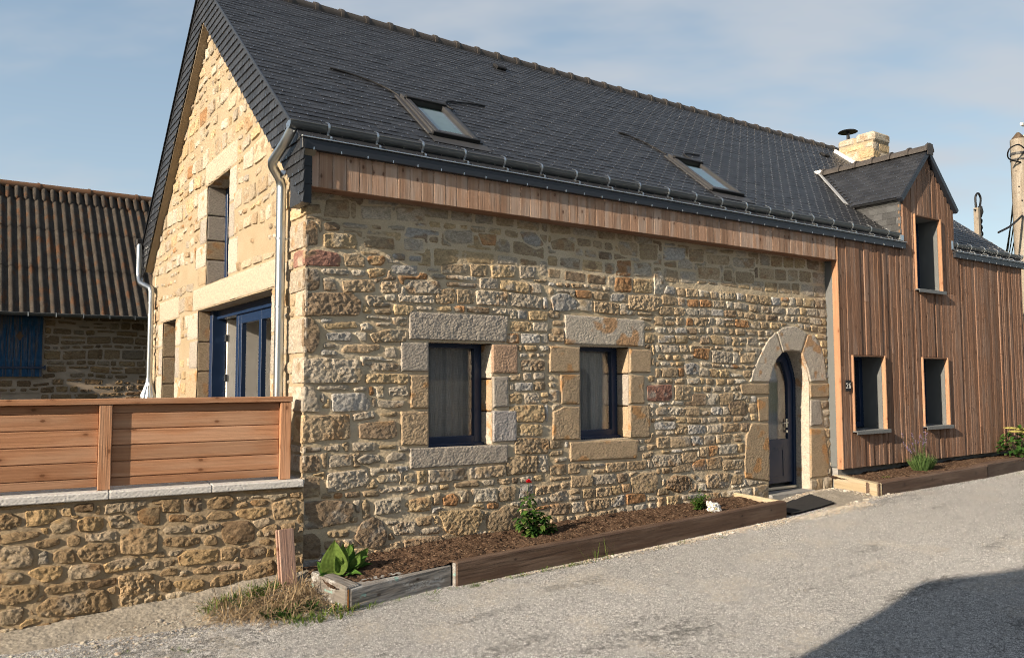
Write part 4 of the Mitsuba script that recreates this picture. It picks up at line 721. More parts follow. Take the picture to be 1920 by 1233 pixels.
TW = MB()
WA, WB, WD = (8.545, 9.455, 0.955, 2.12), (10.56, 11.41, 0.955, 2.115), (10.465, 11.335, 3.25, 4.53)
back = shapely.union_all([sbox(8.28, 0.43, XR - 0.1, 3.96), Polygon([(10.14, 3.9), (11.78, 3.9), (11.78, 4.76), (10.93, 5.60), (10.14, 4.76)])]).difference(shapely.union_all([sbox(a, c, b, d) for a, b, c, d in (WA, WB, WD)]))
for g in getattr(back, 'geoms', [back]): TW.add(*extr(g, YW + 0.035, YW + 0.06))
TW = put(HOUSE, 'timber_wall', TW, 'm_batten', label='larch clad end wall of uneven upright boards')
x = 8.30
while x < XR - 0.12:
    w = r.choice([0.062, 0.075, 0.09, 0.105, 0.12]); x1 = min(x + w, XR - 0.1)
    zt = 3.945
    if 10.14 < (x + x1) / 2 < 11.78: zt = 5.62 - 1.03 * abs((x + x1) / 2 - 10.94) - 0.02
    segs, cuts = [(0.405, zt)], []
    if r.random() < 0.42: cuts.append(r.uniform(0.8, zt - 0.5))
    if zt > 4.2: cuts.append(3.2 + r.uniform(0, 0.05))
    pts = [0.405] + sorted(cuts) + [zt]
    dy = r.choice([0.0, 0.003, 0.007, 0.012, 0.015])
    col = sbox(x + 0.002, 0, x1 - 0.002, 9).difference(shapely.union_all([sbox(a - 0.002, c - 0.03, b + 0.002, d + 0.002) for a, b, c, d in (WA, WB, WD)]))
    for z0, z1 in zip(pts, pts[1:]):
        seg = col.intersection(sbox(0, z0, 99, z1 - 0.003))
        for g in getattr(seg, 'geoms', [seg]):
            if g.is_empty or g.area < 0.0015: continue
            x0_, z0_, x1_, z1_ = g.bounds
            if abs(g.area - (x1_ - x0_) * (z1_ - z0_)) < 1e-5:
                mb = MB(); bx(mb, x0_, x1_, YW - dy, YW + 0.033, z0_, z1_, 2, 0.003)
            else:
                i = uid(); v, f = extr(g, YW - dy, YW + 0.033); mb = MB().add(v, f, np.stack([20 * i + v[:, 2], v[:, 0]], 1))
            put(TW, 'board', mb, 'm_siding')
    x = x1
# corner board, grey return against the stone wall
mb = MB(); bx(mb, 8.272, 8.298, YW - 0.006, -0.125, 0.395, 3.945, 2, 0.003); put(TW, 'corner_board', mb, 'm_trim')
mb = MB(); bx(mb, 8.280, 8.30, -0.122, 0.03, 0.42, 3.56, 2); bx(mb, 8.276, 8.281, -0.122, 0.03, 1.98, 1.985); put(TW, 'return_panel', mb, 'm_grey')
mb = MB(); bx(mb, 8.32, XR - 0.1, -0.1, 0.02, -0.2, 0.45); put(TW, 'plinth', mb, 'm_concrete')
# three windows with larch linings, grey metal reveals and sills
for (a, b, c, d), nm in ((WA, 'narrow window by the number plaque'), (WB, 'narrow window right of the pair'), (WD, 'window in the dormer')):
    w = window(HOUSE, a + 0.03, b - 0.03, c + 0.02, d, 0.13, 0.09, sill=False, curtain=False)
    labels[w] = {'label': 'deep set navy ' + nm}
    mb = MB(); bx(mb, a + 0.005, a + 0.028, YW - 0.045, YW + 0.02, c, d - 0.002, 2, 0.002); put(w, 'lining', mb, 'm_trim')
    mb = MB(); bx(mb, b - 0.028, b - 0.005, YW - 0.045, YW + 0.02, c, d - 0.002, 2, 0.002); put(w, 'lining', mb, 'm_trim')
    mb = MB(); bx(mb, a + 0.028, b - 0.028, YW - 0.03, YW + 0.03, d - 0.022, d - 0.003, 0, 0.002); put(w, 'lining', mb, 'm_siding')
    mb = MB(); bx(mb, a + 0.014, a + 0.03, YW + 0.021, 0.2, c, d, 2); bx(mb, b - 0.03, b - 0.014, YW + 0.021, 0.2, c, d, 2); bx(mb, a + 0.03, b - 0.03, YW + 0.031, 0.2, d - 0.02, d, 0); put(w, 'reveal', mb, 'm_grey')
    mb = MB(); bx(mb, a - 0.01, b + 0.012, YW - 0.085, 0.14, c - 0.012, c + 0.008, 0, 0.003); bx(mb, a - 0.01, b + 0.012, YW - 0.088, YW - 0.076, c - 0.05, c + 0.006, 0, 0.003); put(w, 'sill', mb, 'm_grey')
    mb = MB(); bx(mb, a - 0.3, a + 0.012, 0.145, 0.2, c - 0.3, d + 0.3); bx(mb, b - 0.012, b + 0.3, 0.145, 0.2, c - 0.3, d + 0.3); bx(mb, a, b, 0.145, 0.2, c - 0.3, c); bx(mb, a, b, 0.145, 0.2, d, d + 0.3)
    put(HOUSE, 'wall_lining', mb, 'm_room')

# ------------------------------------------------------------------ fascia, verge, roof
mb = MB(); bx(mb, -0.15, 10.13, YE - 0.012, YW - 0.004, 3.895, 3.995, 0, 0.003); put(HOUSE, 'fascia', mb, 'm_navy', label='dark metal fascia')
mb = MB(); bx(mb, 11.76, XR, YE - 0.012, YW - 0.004, 3.895, 3.995, 0, 0.003); put(HOUSE, 'fascia', mb, 'm_navy', label='dark metal fascia right of the dormer')
# bright nail heads under the fascia
o = np.array([[xx, YE - 0.014, 3.893] for xx in np.arange(-0.04, 10.1, 0.272)] + [[xx, YE - 0.014, 3.893] for xx in np.arange(11.9, XR, 0.272)])
put(HOUSE, 'fascia_clip', MB().add(*many(o, [0.009, 0, 0], [0, 0.012, 0], [0, 0, 0.024])), 'm_hook', kind='stuff')
mb = MB(); bx(mb, -0.16, 10.14, YE - 0.035, YE + 0.09, 3.997, 4.008, 0, 0.003); bx(mb, 11.75, XR, YE - 0.035, YE + 0.09, 3.997, 4.008, 0, 0.003); put(HOUSE, 'drip_edge', mb, 'm_zinc')
# boxed slate end of the eaves
BE = MB(); bx(BE, -0.125, -0.032, YW + 0.02, 0.10, 3.40, 3.90); BE = put(HOUSE, 'eaves_box', BE, 'm_slate', label='slate clad end of the eaves')
for k, (a, b) in enumerate(((3.40, 3.62), (3.58, 3.79), (3.75, 3.9))):
    mb = MB(); mb.add(*many([[-0.138, YW - 0.004 - 0.006 * (2 - k) * 0, a]], [0.107, 0, 0], [0, 0.012, 0], [0, 0.004 + 0.004, b - a], [k + 3])); put(BE, 'slate', mb, 'm_slate')

SL = math.hypot(1, PITCH)
ev, en = np.array([0, 1, PITCH]) / SL, np.array([0, -PITCH, 1]) / SL           # up the slope, out of the slope
def onroof(x, s, h=0.0, back=False):
    """point on the front slope, s metres up from the eaves edge, h above the boarding"""
    p = np.array([x, YE, ZE]) + s * ev + h * en
    return p if not back else np.array([p[0], 2 * YR - p[1], p[2]])
LEN = 4.0 * SL
deck = MB()
XL = -0.165
for xa, xb, sa, back in ((XL + 0.02, 10.16, 0, False), (10.16, 11.74, 1.75 * SL, False), (11.74, XR - 0.02, 0, False), (XL + 0.02, XR - 0.02, 0, True)):
    a = [onroof(xa, sa, -0.05, back), onroof(xb, sa, -0.05, back), onroof(xb, LEN, -0.05, back), onroof(xa, LEN, -0.05, back)]
    deck.add(*slab(a[0], a[1] - a[0], a[3] - a[0], (onroof(xa, sa, 0, back) - a[0]) * 0.8))
RF = put(HOUSE, 'roof', deck, 'm_slate', label='steep roof of small dark slates')
SKY = [(1.50, 2.10, 0.68, 1.70), (5.95, 6.62, 0.63, 1.68)]           # x0, x1, s0, s1 of the two roof windows
def roof_slates(back):
    O, A, B, Cc, far = [], [], [], [], []
    rows = int(LEN / 0.111); g = np.random.default_rng(21 + back)
    for k in range(rows):
        s = k * 0.111; x = XL - (0.11 if k % 2 else 0)
        while x < XR:
            x0, x1 = max(x, XL), min(x + 0.22, XR); x += 0.22
            if x1 - x0 < 0.03: continue
            xc = (x0 + x1) / 2
            if not back:
                if any(a - 0.04 < xc < b + 0.04 and c - 0.05 < s < d - 0.02 for a, b, c, d in SKY): continue
                yy = YE + s / SL
                if abs(xc - 10.95) < 0.86 - 0.05 - max(0, 0.86 * (yy - 0.62) / 1.15) and yy < 1.75: continue
                if xc > 13.95 and 2.4 < yy < 3.3 and xc < 14.6: continue
            L = min(0.225, LEN - s)
            lift = 0.011 + g.uniform(-0.0015, 0.003)
            O.append(onroof(x0 + 0.0015, s, lift, back)); A.append([x1 - x0 - 0.003, 0, g.uniform(-0.0015, 0.0015)])
            up = onroof(0, s + L, 0.002, back) - onroof(0, s, lift, back); B.append(up); Cc.append((en if not back else en * [1, -1, 1]) * 0.0055)
            far.append((xc, s))
    return np.array(O), np.array(A), np.array(B), np.array(Cc), np.array(far)
O, A, B, Cc, far = roof_slates(False)
dist = np.linalg.norm(O - CAM, axis=1)
near = np.argsort(dist)[:300]; nearset = np.zeros(len(O), bool); nearset[near] = True
for i in np.flatnonzero(nearset):
    v, f, uv = many(O[i:i + 1], A[i:i + 1], B[i:i + 1], Cc[i:i + 1], [i]); put(RF, 'slate', MB().add(v, f, uv), 'm_slate')
i = np.flatnonzero(~nearset); put(RF, 'far_slate', MB().add(*many(O[i], A[i], B[i], Cc[i], i)), 'm_slate', kind='stuff', label='slates higher and farther along the roof')
# steel hooks, one in the middle of every slate's foot
mid = O + A * 0.5 + Cc * 1.0
hk = MB().add(*many(mid - [0.0035, 0, 0] - ev * 0.009 + en * 0.001, np.array([0.007, 0, 0]), ev * 0.028, en * 0.005))
put(RF, 'hook', hk, 'm_hook', kind='stuff', label='steel slate hooks')
O, A, B, Cc, _ = roof_slates(True); put(RF, 'rear_slate', MB().add(*many(O, A, B, Cc)), 'm_slate', kind='stuff')

# ridge tiles: overlapping half rounds with a raised collar
x = XL - 0.02; n = 0
while x < 14.55:
    th = np.linspace(-0.12 * np.pi, 1.12 * np.pi, 13); mb = MB()
    prof = [(0.0, 0.104), (0.0, 0.120), (0.05, 0.122), (0.07, 0.116), (0.085, 0.104), (0.42, 0.098)]
    V = np.array([[x + a, YR + q * np.cos(t), ZE + PITCH * 4.0 - 0.035 + q * np.sin(t)] for a, q in prof for t in th]); m = len(th)
    F = np.array([[i * m + j, i * m + j + 1, (i + 1) * m + j + 1, (i + 1) * m + j] for i in range(len(prof) - 1) for j in range(m - 1)])
    mb.add(V, F); put(RF, 'ridge_tile', mb, 'm_ridge', 35); x += 0.40

# verge: slates hung on the gable edge, pale soffit behind
VG = MB()
for s in (1, -1):
    yv = lambda y: YR + s * (y - YR)
    q = [(YE + 0.0, 3.90), (YR, 3.90 + PITCH * 4.0 + 0.02), (YR, 3.90 + PITCH * 4.0 - 0.54), (YE + 0.28, 3.62)]
    P = [np.array([x, yv(y), z]) for x in (-0.118, -0.004) for y, z in q]
    VG.add(np.array(P), BF if s < 0 else BF[:, ::-1])
VG = put(HOUSE, 'verge', VG, 'm_soffit', label='gable verge hung with dark slates')
g = np.random.default_rng(5); hooks = []
band = Polygon([(YE - 0.03, 3.39), (YE - 0.03, 3.965), (YR - 0.001, 3.965 + PITCH * (YR - YE + 0.03)), (YR - 0.001, 3.965 + PITCH * (YR - YE + 0.03) - 0.60), (YE + 0.0, 3.39)])
for s in (1, -1):
    z = 3.38; k = 0
    while z < 7.3:
        y = YE - 0.1 - (0.085 if k % 2 else 0)
        while y < YR:
            cell = sbox(y + 0.0025, z, y + 0.17 - 0.0025, z + 0.116).intersection(band); y += 0.17
            if cell.is_empty or cell.geom_type != 'Polygon' or cell.area < 0.0008: continue
            m = trimesh.creation.extrude_polygon(cell, 0.006, engine='earcut'); vv = m.vertices; x0 = -0.124 - g.uniform(0, 0.002)
            P = np.c_[x0 - 0.014 * (1 - (vv[:, 1] - z) / 0.116) - vv[:, 2], YR + s * (vv[:, 0] - YR), vv[:, 1]]
            put(VG, 'slate', MB().add(P, m.faces if s < 0 else m.faces[:, ::-1], (k * 60 + int(y * 6) + 0.5, 0.5)), 'm_slate')
            if cell.area > 0.012: hooks.append([x0 - 0.026, YR + s * (cell.centroid.x - YR), z - 0.008])
        z += 0.103; k += 1
put(VG, 'hook', MB().add(*many(np.array(hooks), [0.006, 0, 0], [0, 0.007, 0], [0, 0, 0.026])), 'm_hook', kind='stuff')
# soffit lining under the verge edge and slate edge of the roof
mb = MB(); mb.add(*many([onroof(XL - 0.005, -0.01, 0.0), onroof(XL - 0.005, -0.01, 0.0, True)], [0.012, 0, 0], [ev * LEN, ev * [1, -1, 1] * LEN], [en * 0.016, en * [1, -1, 1] * 0.016])); put(VG, 'edge_strip', mb, 'm_navy')

# roof windows
for n, (x0, x1, s0, s1) in enumerate(SKY):
    def rb(mb, xa, xb, sa, sb, ha, hb, axis=0, ch=0.004):
        p = onroof(xa, sa, ha); e = [np.array([xb - xa, 0, 0]), ev * (sb - sa), en * (hb - ha)]
        mb.add(*slab(p, e[axis], e[(axis + 1) % 3], e[(axis + 2) % 3], cham=ch)); return mb
    mb = MB(); rb(mb, x0 - 0.03, x1 + 0.03, s0 - 0.02, s1 + 0.03, -0.02, 0.03)
    mbf = MB()
    for q in ((x0, x0 + 0.085, s0, s1, 0.0, 0.062), (x1 - 0.085, x1, s0, s1, 0.0, 0.062)): rb(mbf, *q, 1)
    rb(mbf, x0 + 0.085, x1 - 0.085, s0, s0 + 0.09, 0.0, 0.058); rb(mbf, x0, x1, s1 - 0.10, s1 + 0.02, 0.0, 0.078)
    rb(mbf, x0 + 0.03, x0 + 0.085, s0, s1 - 0.1, 0.060, 0.072, 1); rb(mbf, x1 - 0.085, x1 - 0.03, s0, s1 - 0.1, 0.060, 0.072, 1)
    SK = put(HOUSE, 'skylight', mbf, 'm_flash', label=('roof window nearer the gable', 'roof window farther along the roof')[n])
    mb = MB(); rb(mb, x0 - 0.005, x1 + 0.005, s0 - 0.03, s0 + 0.002, 0.0, 0.07); put(SK, 'lower_cover', mb, 'm_black'); mb = rb(MB(), x0 + 0.03, x1 - 0.03, s1 - 0.11, s1 - 0.05, 0.072, 0.098); put(SK, 'upper_cover', mb, 'm_black')
    q = [onroof(x0 + 0.08, s0 + 0.08, 0.045), onroof(x1 - 0.08, s0 + 0.08, 0.045), onroof(x1 - 0.08, s1 - 0.09, 0.045), onroof(x0 + 0.08, s1 - 0.09, 0.045)]
    put(SK, 'pane', MB().add(np.array(q), np.array([[0, 1, 2, 3]])), 'm_glass')
    q = [onroof(x0 + 0.02, s0 + 0.02, 0.005), onroof(x1 - 0.02, s0 + 0.02, 0.005), onroof(x1 - 0.02, s1 - 0.02, 0.005), onroof(x0 + 0.02, s1 - 0.02, 0.005)]
    put(SK, 'blind', MB().add(np.array(q), np.array([[0, 1, 2, 3]])), 'm_blind', label='pale blind behind the glass')
    mb = MB(); rb(mb, x0 - 0.05, x1 + 0.10, s0 - 0.20, s0 - 0.01, 0.020, 0.024, 0, 0.001); put(SK, 'apron', mb, 'm_flash')
    mb = MB(); rb(mb, x0 - 0.055, x0 - 0.004, s0 - 0.02, s1 + 0.04, 0.018, 0.04, 1); rb(mb, x1 + 0.004, x1 + 0.055, s0 - 0.02, s1 + 0.04, 0.018, 0.04, 1); put(SK, 'flashing', mb, 'm_flash')
# black cables lying on the slates above the roof windows
for pts in ([(0.80, 2.25), (1.02, 2.20), (1.25, 2.10), (1.42, 1.95), (1.52, 1.76)], [(2.22, 1.68), (2.18, 1.82), (2.26, 1.96), (2.48, 2.04), (2.70, 2.10), (2.92, 2.14)], [(5.45, 2.36), (5.65, 2.28), (5.85, 2.10), (6.0, 1.78)], [(6.62, 1.78), (6.55, 1.92), (6.62, 2.05), (6.85, 2.10), (7.02, 2.12)]):
    key = thing('roof_cable', ('long black cable curving over the slates to the near roof window', 'short black cable hooked above the near roof window', 'long black cable curving to the far roof window', 'short black cable hooked above the far roof window')[len([k for k in labels if k.startswith('roof_cable') and '__' not in k])], 'cable')
    scene[key] = MB().add(*tube(curve([onroof(a, b, 0.03) for a, b in pts], 6), 0.012, 6)).ply('m_black', True)
for (a, b) in ((4.33, 4.32), (12.95, 4.2)):
    mb = MB(); mb.add(*slab(onroof(a - 0.1, b, 0.012), [0.2, 0, 0], ev * 0.16 + en * 0.0, en * 0.055, cham=0.02)); put(RF, 'vent', mb, 'm_black', label='small black roof vent')

# gutter sitting on the slates, S-shaped brackets
def trough(x0, x1):
    th = np.linspace(math.radians(172), math.radians(372), 17); c = np.array([-0.165, 4.148]); V = []
    for xx in (x0, x1):
        for q in (0.060, 0.057):
            V += [[xx, c[0] - q * math.cos(t - math.pi) * 1.0, c[1] + q * math.sin(t)] for t in th]
    m = len(th); F = []
    for j in range(m - 1):
        F += [[j, j + 1, 2 * m + j + 1, 2 * m + j], [m + j, 3 * m + j, 3 * m + j + 1, m + j + 1]]
    mb = MB().add(np.array(V), np.array(F))
    mb.add(*tube([(x0, c[0] - 0.060, c[1] + 0.010), (x1, c[0] - 0.060, c[1] + 0.010)], 0.008, 8))
    return mb, c
gm, gc_ = trough(-0.24, 10.10); GT = put(HOUSE, 'gutter', gm, 'm_zinc_dark', 40, label='zinc gutter set on the eaves slates')
th = np.linspace(math.pi, 2 * math.pi, 13)
cap = np.array([[-0.243, gc_[0] + 0.063 * math.cos(t), gc_[1] + 0.063 * math.sin(t)] for t in th] + [[-0.243, gc_[0], gc_[1] + 0.02]])
mb = MB(); mb.add(np.vstack([cap, cap + [0.006, 0, 0]]), np.array([[13, i, i + 1] for i in range(12)] + [[27, 14 + i + 1, 14 + i] for i in range(12)])); put(GT, 'end_cap', mb, 'm_zinc')
gm2, _ = trough(11.74, XR + 0.02); GT2 = put(HOUSE, 'gutter', gm2, 'm_zinc_dark', 40, label='short zinc gutter right of the dormer')
def bracket(G, xx):
    pth = curve([(xx, -0.155, 4.215), (xx, -0.218, 4.185), (xx, -0.235, 4.148), (xx, -0.222, 4.106), (xx, -0.203, 4.084), (xx, -0.222, 4.062), (xx, -0.260, 4.055), (xx, -0.284, 4.034), (xx, -0.275, 4.008)], 4)
    t = np.gradient(pth, axis=0); t /= np.linalg.norm(t, axis=1, keepdims=True); nn = np.cross(t, [1, 0, 0])
    V = np.vstack([pth + nn * a + np.array([b, 0, 0]) for a, b in ((0.0025, -0.011), (0.0025, 0.011), (-0.0025, 0.011), (-0.0025, -0.011))]); m = len(pth); j = np.arange(m - 1)
    F = np.vstack([np.c_[a * m + j, a * m + j + 1, b * m + j + 1, b * m + j] for a, b in ((0, 1), (1, 2), (2, 3), (3, 0))])
    put(G, 'bracket', MB().add(V, F), 'm_zinc')
for xx in [0.13 + 0.505 * k for k in range(20)]: bracket(GT, xx)
for xx in [11.95 + 0.5 * k for k in range(6)]: bracket(GT2, xx)
mb = MB(); bx(mb, 10.06, 10.16, -0.24, -0.10, 4.02, 4.14, 0, 0.01); put(GT, 'end_flashing', mb, 'm_zinc')
mb = MB(); bx(mb, 11.70, 11.78, -0.24, -0.08, 4.02, 4.2, 0, 0.01); put(GT2, 'end_flashing', mb, 'm_zinc')

# downpipes
DP = MB().add(*tube(bend([(-0.20, -0.155, 4.11), (-0.215, -0.06, 4.02), (-0.24, 0.33, 3.865), (-0.095, 0.45, 3.735), (-0.095, 0.45, 0.1)], 0.07, 7), 0.047, 16))
DP = put(HOUSE, 'downpipe', DP, 'm_zinc', 40, label='zinc downpipe at the house corner')
for z in (0.6, 1.25, 2.47, 3.15):
    mb = MB().add(*tube([(-0.095, 0.45, z), (-0.095, 0.45, z + 0.022)], 0.051, 16)); bx(mb, -0.06, 0.01, 0.44, 0.46, z + 0.004, z + 0.018); put(DP, 'pipe_bracket', mb, 'm_zinc', 40)
mb = MB().add(*tube([(-0.105, 0.395, 3.79), (-0.12, 0.385, 3.8)], 0.051, 16)); put(DP, 'pipe_bracket', mb, 'm_zinc', 40)
DP2 = MB().add(*tube(bend([(-0.205, 7.60, 4.12), (-0.205, 7.56, 3.55), (-0.205, 7.40, 3.42), (-0.095, 7.05, 3.30), (-0.095, 7.03, 3.15), (-0.095, 7.03, 0.3)], 0.06, 7), 0.047, 16))
DP2 = put(HOUSE, 'downpipe', DP2, 'm_zinc', 40, label='zinc downpipe with flared ribbed foot at the rear gable corner')
for z in (3.05, 2.85, 1.80):
    mb = MB().add(*tube([(-0.095, 7.03, z), (-0.095, 7.03, z + 0.022)], 0.051, 16)); put(DP2, 'pipe_bracket', mb, 'm_zinc', 40)
nth = 36; V = []
for k, (z, q) in enumerate([(1.80, 0.052), (1.74, 0.056), (1.62, 0.085), (1.53, 0.125), (1.47, 0.130)]):
    for t in range(nth): V.append([-0.095 + (q + (0.007 if t % 2 and k > 1 else 0)) * math.cos(t / nth * 2 * math.pi), 7.03 + (q + (0.007 if t % 2 and k > 1 else 0)) * math.sin(t / nth * 2 * math.pi), z])
F = [[k * nth + (t + 1) % nth, k * nth + t, (k + 1) * nth + t, (k + 1) * nth + (t + 1) % nth] for k in range(4) for t in range(nth)]
put(DP2, 'ribbed_foot', MB().add(np.array(V), np.array(F)), 'm_zinc', 20)
mb = MB(); bx(mb, -0.26, 0.2, 7.56, 7.75, 4.08, 4.22, 1, 0.02); put(HOUSE, 'rear_gutter', mb, 'm_black')

# ------------------------------------------------------------------ dormer
DX, DR0, DZ, DE = 10.95, 0.86, 5.70, 4.78
DM = MB(); bx(DM, 10.15, 11.75, 0.4, 0.5, 3.0, 4.9)
cheek = Polygon([(YW + 0.04, 3.95), (YW + 0.04, DE - 0.02), (0.62, DE - 0.02)])
for xx in (10.150, 11.735):
    m = trimesh.creation.extrude_polygon(cheek, 0.03, engine='earcut'); vv = m.vertices
    DM.add(np.c_[xx + vv[:, 2], vv[:, 0], vv[:, 1]], m.faces)
DM = put(HOUSE, 'dormer', DM, 'm_slate', label='gabled dormer with slate cheeks and brown ridge')
# cheek slates, laid level
z = 4.02; k = 0
while z < DE - 0.03:
    ymax = YE + (z + 0.06 - ZE) / PITCH + 0.06
    y = YW + 0.02 - (0.08 if k % 2 else 0); 
    while y < ymax:
        a, b = max(y, YW + 0.012), min(y + 0.16, ymax); y += 0.16
        if b - a > 0.02: 
            mb = MB().add(*many([[10.138 - 0.002, a + 0.001, z]], [0.006, 0, 0], [0, b - a - 0.002, 0], [0.008, 0, min(0.115, DE - 0.03 - z)], [k * 31 + int(y * 50)])); put(DM, 'cheek_slate', mb, 'm_cheek')
    z += 0.107; k += 1
mb = MB(); bx(mb, 10.128, 10.15, YW - 0.004, 0.6, DE - 0.10, DE - 0.005, 1); put(DM, 'cheek_band', mb, 'm_cheek')
# two small slopes
hk = MB()
for s in (-1, 1):
    e = np.array([s * 0.92, 0, -1.0 * 0.95]) / math.hypot(0.92, 0.95); nn = np.array([s * 0.95, 0, 0.92]) / math.hypot(0.95, 0.92)   # down, out
    L = math.hypot(0.92, 0.95)
    tri = np.array([[DX, -0.27, DZ], [DX, 1.80, DZ], [DX + s * 0.92, 0.66, DE - 0.03], [DX + s * 0.92, -0.27, DE - 0.03]])
    mb = MB().add(np.vstack([tri, tri - nn * 0.03]), np.array([[0, 1, 2, 3], [7, 6, 5, 4], [0, 3, 7, 4], [3, 2, 6, 7]])); put(DM, 'slope', mb, 'm_slate')
    rows = int(L / 0.105) + 1
    for r_ in range(rows):
        d = L - r_ * 0.105
        if d < 0.06: continue
        yend = 1.80 - (1.80 - 0.64) * d / L - 0.02; y = -0.285 - (0.1 if r_ % 2 else 0)
        while y < yend:
            a, b = max(y, -0.285), min(y + 0.2, yend); y += 0.2
            if b - a < 0.03: continue
            p = np.array([DX, a + 0.001, DZ]) + e * d + nn * 0.014
            mb = MB().add(*many([p], [0, b - a - 0.002, 0], -e * min(0.21, d) - nn * 0.010, nn * 0.0055, [r_ * 17 + int(y * 20)])); put(DM, 'slate', mb, 'm_slate')
            q = np.array([DX, (a + b) / 2, DZ]) + e * (d + 0.008) + nn * 0.018
            hk.add(*many([q], [0, 0.007, 0], -e * 0.026, nn * 0.004))
    # rake board on the front
    ra = np.array([DX, -0.30, DZ + 0.02]); rbp = ra + e * (L + 0.035)
    mb = MB().add(*slab(ra - nn * 0.085, rbp - ra, [0, 0.085, 0], nn * 0.085, cham=0.004)); put(DM, 'rake_board', mb, 'm_navy')
    # zinc valley against the main roof
    p0, p1 = np.array([DX + s * 0.04, 1.80, DZ + 0.03]), np.array([DX + s * 0.94, 0.66, DE + 0.01])
    w = np.cross(p1 - p0, en); w /= np.linalg.norm(w); w = w if w[0] * s > 0 else -w
    mb = MB().add(*slab(p0 + en * 0.0, p1 - p0, w * 0.085, en * 0.012)); put(DM, 'valley', mb, 'm_lead')
put(DM, 'hook', hk, 'm_hook', kind='stuff')
y = -0.32
while y < 1.78:
    th = np.linspace(-0.05 * np.pi, 1.05 * np.pi, 11)
    prof = [(0.0, 0.105), (0.0, 0.128), (0.04, 0.128), (0.06, 0.105), (0.36, 0.100)]
    V = np.array([[DX + q * math.cos(t), y + a, DZ - 0.02 + q * math.sin(t)] for a, q in prof for t in th]); m = len(th)
    F = np.array([[i * m + j, (i + 1) * m + j, (i + 1) * m + j + 1, i * m + j + 1] for i in range(len(prof) - 1) for j in range(m - 1)])
    put(DM, 'ridge_tile', MB().add(V, F), 'm_ridge', 35); y += 0.335
mb = MB(); mb.add(*slab([DX - 0.09, -0.322, DZ - 0.10], [0.18, 0, 0], [0, 0.01, 0], [0, 0, 0.2], cham=0.004)); put(DM, 'ridge_cap', mb, 'm_ridge')
mb = MB(); bx(mb, DX - 0.10, DX + 0.02, 1.74, 1.93, DZ - 0.02, DZ + 0.09, 1, 0.03); put(DM, 'ridge_mortar', mb, 'm_white')

# ------------------------------------------------------------------ chimney
CH = MB(); bx(CH, 13.97, 14.60, 2.50, 3.34, 5.9, 7.24); CH = put(HOUSE, 'chimney', CH, 'm_mortar_gable', label='stone chimney stack on the far gable')
cpol = {'side': [], 'front': []}
for nm, wall, u0, u1 in (('side', Wall([13.975, 0, 0], [0, 1, 0], [-1, 0, 0]), 2.49, 3.36), ('front', Wall([0, 2.505, 0], [1, 0, 0], [0, -1, 0]), 13.96, 14.61)):
    g = fit(courses(u0, u1, 6.0, 7.08, (0.2, 0.24), (1.2, 2.2), 51 + len(nm), 0, 0.01), sbox(u0, 6.0, u1, 7.06), 0.03, 0.02)
    lay(wall, CH, [(q, t, 0.018, 0.014, 0.04, False) for q, t in zip(g, tones(rng, len(g), 'ggogn'))], 'm_stone')
for (a, b) in ((2.46, 2.93), (2.94, 3.37)):
    mb = MB(); v, f, _ = slab([13.945, a, 7.08], [0.68, 0, 0], [0, b - a, 0], [0, 0, 0.23 if a < 2.6 else 0.19], cham=0.05); mb.add(v, f, (a * 100 // 1 + 0.5, 1.5)); put(CH, 'cap_stone', mb, 'm_stone')
mb = MB().add(*slab([13.90, 2.15, roof_z(2.15) + 0.02], [0.08, 0, 0], [0, 1.3, 1.3 * PITCH], [0, -0.04, 0.065], cham=0.01)); put(CH, 'flashing', mb, 'm_white', label='white mortar fillet beside the chimney')
mb = MB().add(*tube([(14.2, 3.25, 7.2), (14.2, 3.25, 7.50)], 0.035, 10)); mb.add(*tube([(14.2, 3.25, 7.50), (14.2, 3.25, 7.505), (14.2, 3.25, 7.53), (14.2, 3.25, 7.535)], [0.20, 0.22, 0.19, 0.02], 20))
mb.add(*tube([(14.1, 3.15, 7.3), (14.16, 3.2, 7.5)], 0.012)); put(CH, 'cowl', mb, 'm_black', 40, label='flat black flue cowl')
# ------------------------------------------------------------------ boundary wall, coping, fence
LWALL = thing('boundary_wall', 'low rubble stone wall with pale granite coping joining the house corner', 'wall')
lw = Wall([LW0[0], LW0[1], 0], [-LWD[0], -LWD[1], 0], [LWD[1], -LWD[0], 0] if LWD[0] * 0 - 0 > 1 else [-LWD[1], LWD[0], 0])
if lw.eh[1] > 0: lw.eh = -lw.eh
lw.flip = np.dot(np.cross(lw.eu, [0, 0, 1.0]), lw.eh) < 0
reg = sbox(-3.6, -0.5, 0.0, 0.765)
lpol, lfix = [], []
for t, g in quads_of(LOW_STONES):
    g = g.buffer(-0.008).buffer(0.015).intersection(reg)
    if g.geom_type != 'Polygon' or g.area < 0.001: continue
    g = Polygon(g.exterior); sz = g.area ** 0.5
    if any(g.intersection(q).area > 0.2 * g.area for q in lfix): continue
    g = g.difference(shapely.union_all([q.buffer(0.010) for q in lfix])) if lfix else g
    if g.geom_type != 'Polygon': continue
    lpol.append((g, t, 0.012 + 0.05 * sz, 0.011 + 0.026 * sz, 0.010, False)); lfix.append(g)
av = reg.difference(shapely.union_all([g.buffer(0.011) for g in lfix]))
g_ = fit(courses(-3.6, 0, -0.45, 0.765, (0.08, 0.10, 0.12, 0.15), (1.3, 2.8), 61, 0.15), av, 0.018, 0.012, 0.0020, 0.013)
for g, t in zip(g_, tones(rng, len(g_), 'gnnnnoodw')): sz = g.area ** 0.5; lpol.append((g, t, 0.011 + 0.05 * sz, 0.010 + 0.024 * sz, 0.011, False))
lb = put(LWALL, 'body', MB().add(*lw.map(*sheet(reg, 0.015, 0.010, 5.1))), 'm_mortar_low', True)
